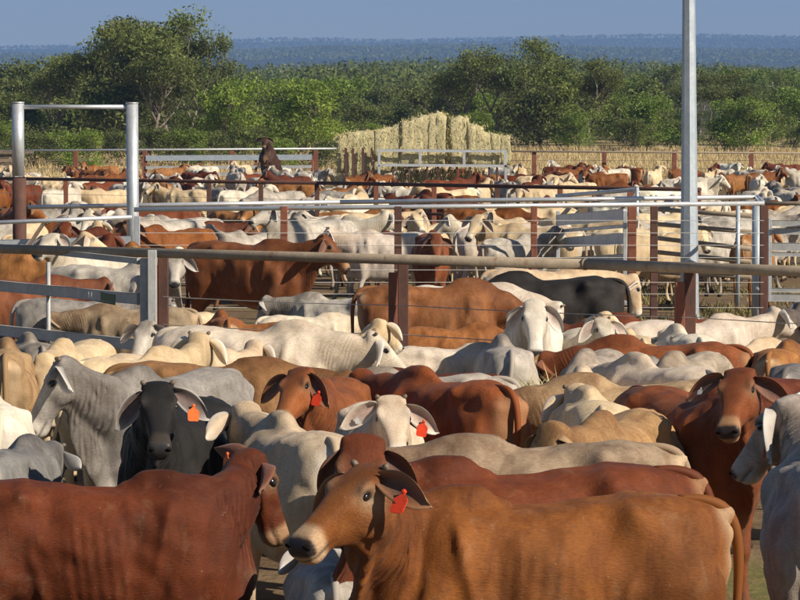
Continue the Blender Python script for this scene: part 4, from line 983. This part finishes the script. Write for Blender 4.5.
# x, y, heading, size, pose(neck pitch, neck yaw, head pitch, head yaw, roll), coat, colour, tags(left ear, right ear), ear droop, label
HERD = [
 (-1.45, 15.35, 4, 0.840, (0, 75, 15, -45, 0), 'red', DR, ('orange_back', None), (-28, 20), 'dark red cow side-on with orange-tagged far ear, head turned away'),
 (0.61, 13.54, 190, 0.930, (-6, 76, -16, -40, -4), 'tan', OR, ('red', None), (4, 40), 'orange-brown cow with pale rump and red tag in its raised ear'),
 (0.57, 14.47, 190, 0.950, (-9, 76, 8, 4, 0), 'red', RD, (None, None), (40, 62), 'deep red cow standing along the far side of the orange-brown one'),
 (0.74, 16.97, 179, 0.862, (25, 10, 0, 0, 0), 'tan', GB, (None, None), (30, 30), 'dusty fawn-grey back behind the deep red cow'),
 (1.92, 15.10, 86, 0.950, (-8, 14, 0, 36, 0), 'grey', (0.445, 0.378, 0.324), ('orange', None), (42, 8), 'pale grey cow seen from behind with drooping ear and orange tag'),
 (1.67, 19.47, 293, 0.910, (-12, -26, -4, -18, 0), 'red', (0.21, 0.058, 0.016), (None, 'metal'), (22, 18), 'red cow staring out with a round metal button in its ear'),
 (1.15, 19.87, 92, 0.863, (20, 0, 0, 0, 0), 'white', CR, (None, None), (30, 30), 'creamy buff cow with brightly lit smooth rump beside staring red cow'),
 (1.23, 18.53, 249, 0.861, (12, -10, 8, -10, 0), 'tan', FW, (None, None), (40, 40), 'fawn cow with wrinkled neck tucked between red rump and creamy rump'),
 (-0.54, 17.93, 108, 0.855, (10, 6, 0, 0, 0), 'white', (0.594, 0.456, 0.312), (None, None), (30, 30), 'beige cow seen from behind beside the white-faced tagged cow'),
 (-0.13, 19.34, 276, 0.850, (-2, -4, -10, 6, 0), 'white', (0.665, 0.522, 0.383), ('red', 'metal'), (18, 12), 'white-faced beige cow with a red tag looking out'),
 (0.33, 21.35, 123, 0.866, (20, 8, 0, 0, 0), 'red', (0.29, 0.078, 0.02), (None, None), (30, 30), 'glossy chestnut rump with pronounced hip bone behind white-faced cow'),
 (-0.44, 21.26, 263, 0.855, (-5, -8, -8, -8, 8), 'red', (0.27, 0.085, 0.024), ('red', None), (38, 26), 'brown cow with tilted head and red tag, dark ears'),
 (-1.24, 18.98, 258, 0.889, (-11, 24, -1, -6, 0), 'black', BK, ('orange', None), (28, 34), 'black cow facing out with one orange ear tag'),
 (-1.43, 21.07, 238, 0.906, (-6, -20, 16, -28, 0), 'grey', GR, (None, None), (24, 16), 'grey cow with hay dust on its poll and one pale ear out'),
 (-2.45, 19.96, 101, 0.842, (25, 0, 0, 0, 0), 'white', WH, (None, None), (30, 30), 'white rump beside the hay-dusted grey cow'),
 (-2.18, 18.62, 81, 0.735, (30, 0, 0, 0, 0), 'grey', (0.22, 0.21, 0.2), (None, None), (30, 30), 'small slate grey rump just behind the dark red side-on cow'),
 (-0.32, 14.62, 95, 0.640, (20, 0, 0, 0, 0), 'grey', (0.445, 0.398, 0.351), (None, None), (30, 30), 'small pale grey calf below the orange-brown cow head'),
 (-1.95, 23.99, 56, 0.844, (0, 15, -6, 0, 0), 'white', CR, (None, None), (30, 30), 'cream cow with raised head by the gate post'),
 (-1.36, 23.24, 0, 0.848, (30, 0, 0, 0, 0), 'tan', (0.29, 0.145, 0.055), (None, None), (30, 30), 'long tan back behind the black cow'),
 (-1.76, 25.17, 24, 0.799, (10, 52, -22, -26, 0), 'white', (0.712, 0.543, 0.373), (None, None), (34, 34), 'cream cow with lowered head behind the tan back'),
 (-1.22, 26.26, 345, 0.901, (27, 8, -30, 14, 0), 'white', (0.712, 0.597, 0.464), (None, None), (34, 34), 'white cow with hump reaching its head down past the rusty post'),
 (0.23, 24.73, 165, 0.720, (20, 0, 0, 0, 0), 'red', DR, (None, None), (30, 30), 'small dark red cow between the white cows'),
 (0.20, 23.45, 175, 0.774, (25, 0, 0, 0, 0), 'grey', (0.488, 0.417, 0.342), (None, None), (30, 30), 'long pale grey back behind the white-faced tagged cow'),
 (0.84, 26.47, 93, 0.789, (48, 0, 8, 0, 0), 'grey', (0.498, 0.436, 0.369), (None, None), (35, 35), 'pale grey cow with its head down in the hay heap'),
 (1.12, 28.21, 268, 0.931, (0, 2, 2, 0, 0), 'white', (0.76, 0.684, 0.575), (None, None), (34, 34), 'white cow facing out with a dark nose over the hay heap'),
 (1.50, 25.34, 253, 0.794, (44, 0, 4, 0, 0), 'grey', (0.466, 0.388, 0.306), (None, None), (40, 40), 'grey-fawn cow feeding with head down beside the white facing cow'),
 (1.23, 22.76, 84, 0.796, (30, 0, 0, 0, 0), 'white', (0.712, 0.564, 0.403), (None, None), (30, 30), 'off-white rump between chestnut rump and creamy buff cow'),
 (1.81, 24.98, 75, 0.753, (40, 0, 0, 0, 0), 'grey', (0.456, 0.407, 0.369), (None, None), (30, 30), 'blue-grey rump behind the creamy buff cow'),
 (2.16, 24.65, 245, 0.812, (40, 20, 6, 0, 0), 'grey', (0.488, 0.398, 0.297), (None, None), (34, 34), 'speckled grey cow with dusty poll beside the blue-grey rump'),
 (1.85, 23.18, 118, 0.841, (30, 0, 0, 0, 0), 'white', (0.689, 0.564, 0.433), (None, None), (30, 30), 'white rump right behind the staring red cow'),
 (2.71, 26.79, 43, 0.782, (34, 0, 0, 0, 0), 'white', (0.712, 0.554, 0.373), (None, None), (30, 30), 'cream back below the fence wires'),
 (2.09, 26.13, 166, 0.818, (34, 0, 0, 0, 0), 'red', (0.27, 0.08, 0.024), (None, None), (30, 30), 'rust-red back at the foot of the rusty fence post'),
 (3.01, 24.81, 70, 0.774, (30, 0, 0, 0, 0), 'grey', (0.2, 0.18, 0.17), (None, None), (30, 30), 'slate rump beside the cream back under the wires'),
 (2.78, 22.31, 0, 0.817, (20, 0, 0, 0, 0), 'red', (0.17, 0.04, 0.016), (None, None), (30, 30), 'dark red cow side-on behind the drooping-eared grey cow'),
 (-3.02, 25.49, 96, 0.819, (30, 0, 0, 0, 0), 'tan', (0.4, 0.26, 0.13), (None, None), (30, 30), 'tan rump with pale tail near the zinc gate'),
 (-3.05, 27.71, 104, 0.756, (30, 0, 0, 0, 0), 'grey', (0.34, 0.29, 0.23), (None, None), (30, 30), 'brownish grey rump below the zinc gate rail'),
 (0.39, 29.03, 10, 0.663, (44, -8, 0, 0, 0), 'white', (0.653, 0.554, 0.444), (None, None), (30, 30), 'ash white cow feeding from the hay heap'),
 (1.56, 21.62, 180, 0.836, (30, 0, 0, 0, 0), 'tan', (0.45, 0.31, 0.17), (None, None), (30, 30), 'buff back between blue-grey rump and staring red cow'),
 (1.66, 26.81, 10, 0.734, (40, 0, 0, 0, 0), 'tan', (0.46, 0.3, 0.14), (None, None), (30, 30), 'sandy yellow back feeding behind the grey-fawn cow'),
 (0.80, 22.32, 93, 0.691, (40, 0, 0, 0, 0), 'white', (0.676, 0.554, 0.433), (None, None), (30, 30), 'stone white shoulders behind the chestnut rump'),
 (-0.54, 29.31, 176, 0.673, (40, 0, 0, 0, 0), 'white', (0.653, 0.543, 0.423), (None, None), (30, 30), 'pale back under the reaching white cow'),
 (-2.61, 26.93, 256, 0.782, (25, 9, 0, 0, 0), 'white', CR, (None, None), (28, 28), 'cream cow facing out, head down, deep in the front pen'),
 (-2.06, 28.28, 274, 0.785, (-7, -15, 0, -11, 0), 'grey', GW, (None, None), (28, 28), 'pale grey cow facing out, head up, deep in the front pen'),
 (-1.81, 29.10, 291, 0.707, (25, -7, 0, 0, 0), 'tan', TN, (None, None), (28, 28), 'tan cow facing out, head down, deep in the front pen'),
 (-1.31, 27.61, 79, 0.705, (-4, -41, 0, -8, 0), 'white', CR, (None, None), (28, 28), 'cream cow seen from behind, head up, deep in the front pen'),
 (-0.61, 26.70, 123, 0.734, (25, -6, 0, 0, 0), 'white', (0.62, 0.55, 0.44), (None, None), (28, 28), 'off-white cow seen from behind, head down, deep in the front pen'),
 (-0.56, 27.87, 67, 0.738, (-14, -25, 0, 13, 0), 'white', CR, (None, None), (28, 28), 'cream cow seen from behind, head up, deep in the front pen'),
 (1.58, 28.71, 271, 0.775, (-11, 21, 0, -1, 0), 'white', (0.62, 0.55, 0.44), (None, None), (28, 28), 'off-white cow facing out, head up, deep in the front pen'),
 (2.00, 28.60, 96, 0.760, (-10, 26, 0, 3, 0), 'white', CR, (None, None), (28, 28), 'cream cow seen from behind, head up, deep in the front pen'),
 (2.38, 27.71, 98, 0.806, (25, -8, 0, 0, 0), 'white', WH, (None, None), (28, 28), 'white cow seen from behind, head down, deep in the front pen'),
 (3.07, 27.65, 181, 0.707, (-8, 18, 0, 10, 0), 'grey', GW, (None, None), (28, 28), 'pale grey cow facing out, head up, deep in the front pen'),
 (3.01, 26.28, 74, 0.787, (25, -6, 0, 0, 0), 'tan', TN, (None, None), (28, 28), 'tan cow seen from behind, head down, deep in the front pen'),
]
PENB = [
 (-1.97, 42.32, 332, 1.020, (6, 2, -8, 10, 0), 'red', (0.2, 0.066, 0.02), (None, None), (30, 30), 'tall red-brown cow standing side-on behind the front fence'),
 (0.29, 33.74, 8, 0.902, (52, 0, 0, 0, 0), 'tan', (0.26, 0.1, 0.032), (None, None), (30, 30), 'chestnut brown cow feeding right behind the rusty middle post'),
 (0.47, 32.31, 4, 0.651, (40, 0, 0, 0, 0), 'tan', (0.34, 0.13, 0.035), (None, None), (30, 30), 'orange calf behind the front fence wires'),
 (0.65, 34.80, 350, 0.856, (44, 0, 0, 0, 0), 'white', (0.759, 0.652, 0.544), (None, None), (30, 30), 'bright white cow feeding beside the black cow'),
 (1.65, 35.30, 182, 0.909, (40, 10, 0, 0, 0), 'black', (0.022, 0.018, 0.016), (None, None), (30, 30), 'big black cow side-on behind the front fence'),
 (1.67, 38.49, 5, 0.883, (30, 0, 0, 0, 0), 'white', (0.712, 0.522, 0.333), (None, None), (30, 30), 'cream back showing above the big black cow'),
 (2.06, 34.00, 288, 0.632, (10, 0, 0, 0, 0), 'tan', (0.36, 0.15, 0.045), (None, None), (34, 34), 'orange-tan calf peering past the rusty post'),
 (2.41, 31.48, 176, 0.744, (30, 0, 0, 0, 0), 'red', (0.2, 0.05, 0.018), (None, None), (30, 30), 'red-brown back behind the peering calf'),
 (2.59, 29.82, 21, 0.800, (4, 10, -14, -14, 0), 'white', (0.665, 0.564, 0.464), (None, None), (40, 40), 'light grey cow in profile right of the rusty front post'),
 (3.67, 31.02, 70, 0.837, (10, 12, 0, 0, 0), 'grey', (0.13, 0.1, 0.085), (None, None), (30, 30), 'dark brindle cow seen from behind beyond the fence wires'),
 (4.17, 30.85, 240, 0.744, (6, 0, 0, 0, 0), 'tan', (0.38, 0.16, 0.05), (None, None), (30, 30), 'tan head poking in beside the dark brindle cow'),
 (-3.27, 33.90, 2, 0.795, (20, 0, 0, 0, 0), 'grey', (0.33, 0.3, 0.27), (None, None), (30, 30), 'grey cow standing along the zinc farm gate'),
 (-2.63, 33.46, 172, 0.748, (30, 0, 0, 0, 0), 'tan', (0.4, 0.3, 0.19), (None, None), (30, 30), 'buff cow behind the gate post'),
 (-1.75, 33.07, 98, 0.697, (35, 0, 0, 0, 0), 'tan', (0.33, 0.12, 0.035), (None, None), (30, 30), 'rusty orange calf under the tall red-brown cow'),
 (-1.48, 34.12, 175, 0.611, (30, 0, 0, 0, 0), 'tan', (0.34, 0.13, 0.035), (None, None), (30, 30), 'small rust calf at the feet of the tall red-brown cow'),
 (-0.99, 34.90, 12, 0.632, (20, 0, 0, 0, 0), 'white', (0.76, 0.65, 0.493), (None, None), (30, 30), 'small white calf in front of the tall red-brown cow'),
 (-2.33, 34.88, 195, 0.648, (20, 0, 0, 0, 0), 'white', (0.76, 0.594, 0.381), (None, None), (30, 30), 'small cream calf beside the rusty gate post'),
 (-0.67, 36.21, 160, 0.725, (20, 0, 0, 0, 0), 'grey', (0.5, 0.45, 0.38), (None, None), (30, 30), 'pale grey back left of the chestnut feeding cow'),
 (-4.25, 37.27, 20, 0.837, (20, 0, 0, 0, 0), 'red', (0.2, 0.065, 0.024), (None, None), (30, 30), 'russet back behind the zinc farm gate rails'),
]
PENC = [
 (-0.13, 52.87, 182, 0.883, (6, 10, 0, 0, 0), 'white', (0.665, 0.564, 0.474), (None, None), (35, 35), 'white cow in profile behind the lane fence wires'),
 (0.47, 51.16, 274, 0.902, (14, 0, 0, 0, 0), 'red', (0.22, 0.065, 0.022), (None, None), (35, 35), 'red-brown cow facing out between two white cows'),
 (1.67, 54.47, 4, 0.921, (8, -10, 0, 0, 0), 'white', (0.712, 0.608, 0.504), (None, None), (35, 35), 'large whitish cow side-on left of the open gate'),
 (-6.20, 66.65, 178, 0.921, (10, 0, 0, 0, 0), 'grey', (0.488, 0.417, 0.342), (None, None), (35, 35), 'pale grey cow side-on inside the tall gateway'),
 (-3.61, 57.22, 10, 0.902, (10, -10, 0, 0, 0), 'red', (0.19, 0.06, 0.022), (None, None), (35, 35), 'red-brown cow side-on right of the tall gateway'),
 (-1.49, 63.48, 190, 0.902, (24, 0, 0, 0, 0), 'white', (0.712, 0.619, 0.524), (None, None), (35, 35), 'white cow with head low behind the tall red-brown cow'),
 (6.56, 66.65, 178, 0.921, (10, 0, 0, 0, 0), 'white', (0.736, 0.564, 0.383), (None, None), (35, 35), 'cream white cow standing behind the rusty pipe gate'),
 (5.56, 52.47, 70, 0.874, (10, 0, 0, 0, 0), 'tan', (0.36, 0.16, 0.05), (None, None), (35, 35), 'orange-tan cow by the lane end post'),
 (5.26, 64.94, 184, 0.921, (10, 0, 0, 0, 0), 'white', (0.736, 0.608, 0.454), (None, None), (35, 35), 'off-white cow behind the light pole'),
]
BASES = {'hi': [cow_base(.0135, .30, .8, 1.0, 5, 1, 1.0), cow_base(.0135, .62, 1.3, .93, 5, 2, 1.3)],
         'md': [cow_base(.030, .25, .8, .95, 2, 3, 1.2), cow_base(.030, .48, 1.4, .93, 2, 4, 1.5), cow_base(.030, .5, 1.0, 1.05, 2, 5, .9)],
         'lo': [cow_base(.036, .35, .8, .96, 1, 6, 1.2), cow_base(.036, .7, 1.3, .96, 1, 7, 1.3)]}
print('cow verts', [len(b.rest) for k in BASES.values() for b in k])
OCC = []
def add_cow(rec, base, detail, group, k):
    x, y, th, S, pose, coat, colr, tg, droop, label = rec
    Rr = random.Random(k*17+3)
    r = empty('cow' if S > .75 else 'calf', (x, y, 0), rad(th)); r.scale = (S, S, S)
    tag(r, label, 'cow' if S > .75 else 'calf', group)
    me = posed_body(base, pose, [Rr.uniform(-9, 9) for _ in range(4)])
    cow_parts(r, me, pose, coat, colr, tg[0], tg[1], Rr.random() < .35, k % 3, droop, detail)
    OCC.append((x, y, rad(th), S, label))
def pick(kind, k, coat):
    L = BASES[kind]
    if kind == 'hi': return L[1 if coat == 'grey' else 0]
    return L[k % len(L)]
for k, rec in enumerate(HERD): add_cow(rec, pick('hi' if k in (0, 1, 2, 4, 5, 9, 11, 12, 13) else 'md', k, rec[5]), 2, 'cattle packed in the front pen', k)
for k, rec in enumerate(PENB): add_cow(rec, pick('md', k, rec[5]), 1, 'cattle just behind the front fence', k+100)
for k, rec in enumerate(PENC): add_cow(rec, pick('lo', k, rec[5]), 1, 'cattle behind the lane fence', k+200)

# the crowd in the back pens
POSES = [(0, 0, 0, 0, 0), (12, 30, 0, 15, 0), (10, -30, 0, -15, 0), (44, 0, 0, 0, 0), (-14, 25, -5, 25, 0), (-16, 0, -14, 0, 0), (-10, 45, 0, 35, 0), (-10, -45, 0, -35, 0), (-14, -20, 5, -25, 0), (-4, 10, -8, 50, 0)]
Rr = random.Random(42)
CROWD = [posed_body(BASES['lo'][i % 2], p, [Rr.uniform(-10, 10) for _ in range(4)]) for i, p in enumerate(POSES)]
LOOK = [('white', WH, 'white', 7), ('white', CR, 'cream', 7), ('grey', GW, 'pale grey', 5), ('grey', GR, 'grey', 1), ('red', RD, 'red', 4), ('red', DR, 'dark red', 2), ('tan', OR, 'orange-brown', 4), ('tan', TN, 'tan', 3), ('black', DB, 'near-black', .3)]
LW = [l[3] for l in LOOK]
def ptsof(x, y, th, S): return [(x+math.cos(th)*a*S, y+math.sin(th)*a*S) for a in (-.6, -.2, .2, .6, 1.0)]
OP = [p for o in OCC for p in ptsof(*o[:4])]
def free(x, y, th, S, m=.62):
    for (a, b) in ptsof(x, y, th, S):
        for (c, e) in OP:
            if (a-c)**2+(b-e)**2 < m*m: return False
    return True
def fence_ok(x, y):
    px = 400+x*FPX/y
    if abs(y-f3d(px)) < 1.0 and px < 720: return False
    if 121.5 < y < 128 and 330 < px < 520: return False
    if y > 167 and 135 < px < 325: return False
    return True
def crowd(n, d0, d1, p0, p1, where, avoid=None, looks=None):
    got = tries = 0
    while got < n and tries < n*60:
        tries += 1
        d = math.sqrt(Rr.uniform(d0*d0, d1*d1)); px = Rr.uniform(p0, p1); th = rad(Rr.choice((0, 180, 90, 270, 60, 120, 240, 300, 30, 150, 210, 330))+Rr.uniform(-22, 22)); S = Rr.uniform(.80, 1.0); x = gx(px, d)
        if not fence_ok(x, d) or (avoid and avoid(px, d)) or not free(x, d, th, S): continue
        coat, c0, word, _ = Rr.choices(LOOK, looks or LW)[0]
        f = Rr.uniform(.85, 1.15); c = tuple(min(.75, v*f) for v in c0)
        i = Rr.randrange(len(POSES)); a = math.degrees(th) % 360
        face = 'side-on' if a < 35 or a > 325 or 145 < a < 215 else ('seen from behind' if a < 180 else 'facing out')
        r = empty('cow', (x, d, 0), th); r.scale = (S, S, S)
        tag(r, '%s cow %s in the crowd %s' % (word, face, where), 'cow', '%s cattle %s %s' % (word, face, where))
        cow_parts(r, CROWD[i], POSES[i], coat, c, None, None, False, Rr.randrange(3), (30, 30), 0)
        OP.extend(ptsof(x, d, th, S)); got += 1
    print('crowd', where, got)
crowd(40, 51.5, 66, -15, 552, 'in the lane pen')
crowd(11, 56, 66, 640, 815, 'behind the rusty pipe gate', avoid=lambda px, d: abs(px-690) < 24 and d < 62, looks=[5, 6, 3, 0, 0, 0, 1, 2, 0])
crowd(6, 52.5, 65, 560, 660, 'behind the open gate', looks=[5, 6, 3, 0, 0, 0, 2, 2, 0])
crowd(6, 36.5, 46, 0, 110, 'behind the farm gate')
crowd(80, 67, 120, -15, 815, 'around the hay feeder', avoid=lambda px, d: d < f3d(px)+1.2)
crowd(70, 128, 168, -15, 815, 'along the far boundary fence')
# a bull rearing up over its neighbour
pose = (34, 6, -12, 6, 0); d = 150; x = gx(267, d)
r = empty('bull', (x, d, 0), rad(256)); S = 1.3; r.scale = (S, S, S)
tag(r, 'dark brown bull rearing up above the crowd before the zinc panel', 'bull', None)
cow_parts(r, posed_body(BASES['lo'][1], pose, (-35, -30, 10, 6)), pose, 'red', (.060, .026, .014), None, None, True, 1, (14, 14), 1)
r.rotation_mode = 'XYZ'; M0 = mathutils.Matrix.Rotation(rad(256), 4, 'Z')@mathutils.Matrix.Rotation(rad(-34), 4, 'Y')
hind = M0@mathutils.Vector((-.62*S, 0, 0)); r.matrix_world = mathutils.Matrix.Translation((x, d-hind.y, -hind.z))@M0@mathutils.Matrix.Scale(S, 4)
# ---------------------------------------------------------------- haze: the air over the plain
bm = bmesh.new(); bmesh.ops.create_cube(bm, size=1)
for v in bm.verts: v.co = ((v.co.x)*8000, 5230+v.co.y*10560, -1+(v.co.z+.5)*421)
me = bpy.data.meshes.new('haze'); bm.to_mesh(me); bm.free()
hm = bpy.data.materials.new('haze_air'); hm.use_nodes = True; t = hm.node_tree; t.nodes.clear()
o_ = t.nodes.new('ShaderNodeOutputMaterial'); pv = t.nodes.new('ShaderNodeVolumePrincipled'); pv.inputs['Density'].default_value = .00015; pv.inputs['Color'].default_value = (.29, .485, .93, 1); pv.inputs['Anisotropy'].default_value = 0
t.links.new(pv.outputs[0], o_.inputs['Volume'])
tag(obj('haze', me, hm), 'thin blue haze filling the air over the yards and plain', 'haze', kind='stuff')
